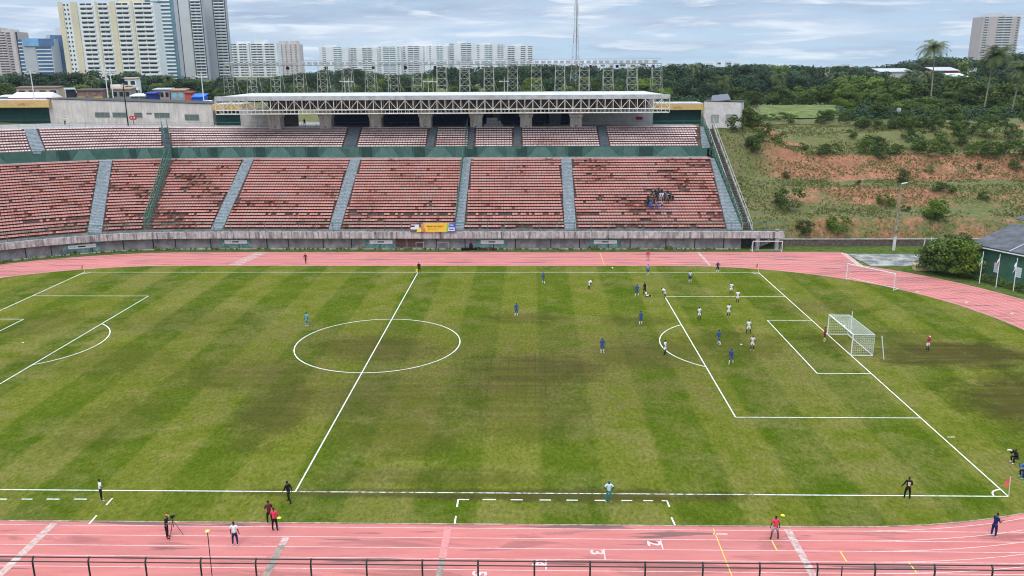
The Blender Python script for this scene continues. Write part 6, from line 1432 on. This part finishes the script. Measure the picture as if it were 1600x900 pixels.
# people in the stands
def slope_hit(px, py):
    best = None; y = 51.6
    d = ray(px, py)
    while y < 71.8:
        z = ZL0+(ZL1-ZL0)*(y-51.5)/20.3; t = (y-CAM.y)/d.y; zz_ = CAM.z+d.z*t
        if zz_ <= z: return Vector((CAM.x+d.x*t, y, z))
        y += .1
    return Vector((CAM.x+d.x*t, y, z))
rowd = 20.3/NL
def seat_person(px, py, label, top, bot, sk=0, ps='sit', group=None, hat=None, topk='short', up=0):
    q = slope_hit(px, py); k = int((q.y-51.5)/rowd); y = 51.5+rowd*(k+.35)+(.10 if ps == 'sit' else 0); z = ZL0+(ZL1-ZL0)/NL*k+.02
    return person((q.x, y), 180+random.uniform(-12, 12), ps, label, top, bot, BK, BK, topk=topk, botk='trousers', sk=sk, group=group, hat=hat, z=z)
random.seed(44)
dkc = [cloth('c1', (.02, .02, .025)), cloth('c2', (.05, .055, .06)), cloth('c3', (.03, .04, .05)), cloth('c4', (.12, .13, .13)), BK]
i = 0
for py, xs in ((301, (1029, 1033)), (304.5, (1024, 1029, 1034, 1044)), (308.5, (1019, 1026, 1038, 1043, 1048)), (312.5, (1013, 1021, 1027, 1037, 1041, 1046, 1051)), (316, (1012, 1017, 1022, 1042)), (320, (1011,))):
    for px in xs:
        seat_person(px, py+2, 'supporter in dark clothes in the small cluster on the right lower tier', random.choice(dkc), random.choice(dkc), random.choice((0, 0, 1)), 'sit' if i % 3 else 'wide', 'supporters in dark clothes on the lower tier'); i += 1
seat_person(1031, 312, 'supporter in a lilac and white shirt in the middle of the dark cluster', cloth('lilac', (.55, .48, .75)), GD, 1, 'wide'); seat_person(1034.5, 312, 'supporter in a pale lavender shirt beside the lilac shirted one', cloth('lavender', (.62, .58, .72)), GD, 1, 'stand')
seat_person(1016, 326, 'supporter in bright blue below the dark cluster, left one of three', cloth('royal', (.03, .16, .70)), BL, 1, 'stand'); seat_person(1025, 326, 'supporter in blue and grey below the dark cluster, middle one of three', cloth('steel', (.08, .16, .35)), BL, 1, 'wide'); seat_person(1034, 325.5, 'supporter in blue with white cap below the dark cluster, right one of three', BL, cloth('grey', (.3, .3, .32)), 1, 'sit', hat=WH)
q = slope_hit(1044, 313); dr_ = thing('drum', 'white drum with dark rim among the supporters in the stand', 'drum', (q.x, q.y-.5, q.z+.9)); MB().bar((q.x, q.y-.65, q.z+.85), (q.x, q.y-.3, q.z+.85), .3, 14).build('shell', twhite, dr_); MB().bar((q.x, q.y-.68, q.z+.85), (q.x, q.y-.65, q.z+.85), .31, 14).build('rim', blackm, dr_)
person((at(1112, 243, 73.6).x, 73.6), 170, 'stand', 'steward in black standing on the walkway at the right end of the stand', BK, BK, BK, BK, botk='trousers', z=ZL1)
person((at(101, 188, 97).x, 97), 180, 'fold', 'person in a pale yellow vest in front of the pale concrete building', cloth('vest', (.72, .72, .35)), NV, BK, BK, botk='trousers', z=18.8)
person((at(476, 196, 88).x, 88), 180, 'stand', 'dark clothed person in the open gap under the left part of the canopy', BK, BK, BK, BK, botk='trousers', z=18.8)

# ------------------------------------------------------------------ haze
hz = MB().box(-2100, 2100, -210, 2750, -1.2, 200).build('haze', None)
hz.data.materials.clear(); hm = bpy.data.materials.new('haze'); hm.use_nodes = True; t = hm.node_tree
t.nodes.clear(); pv = t.nodes.new('ShaderNodeVolumePrincipled'); pv.inputs['Color'].default_value = (.80, .88, .97, 1); pv.inputs['Density'].default_value = .00007; pv.inputs['Anisotropy'].default_value = .2
o_ = t.nodes.new('ShaderNodeOutputMaterial'); t.links.new(pv.outputs[0], o_.inputs['Volume']); hz.data.materials.append(hm)
tag(hz, 'thin pale haze in the air over the stadium and the city', 'haze', None, 'stuff')
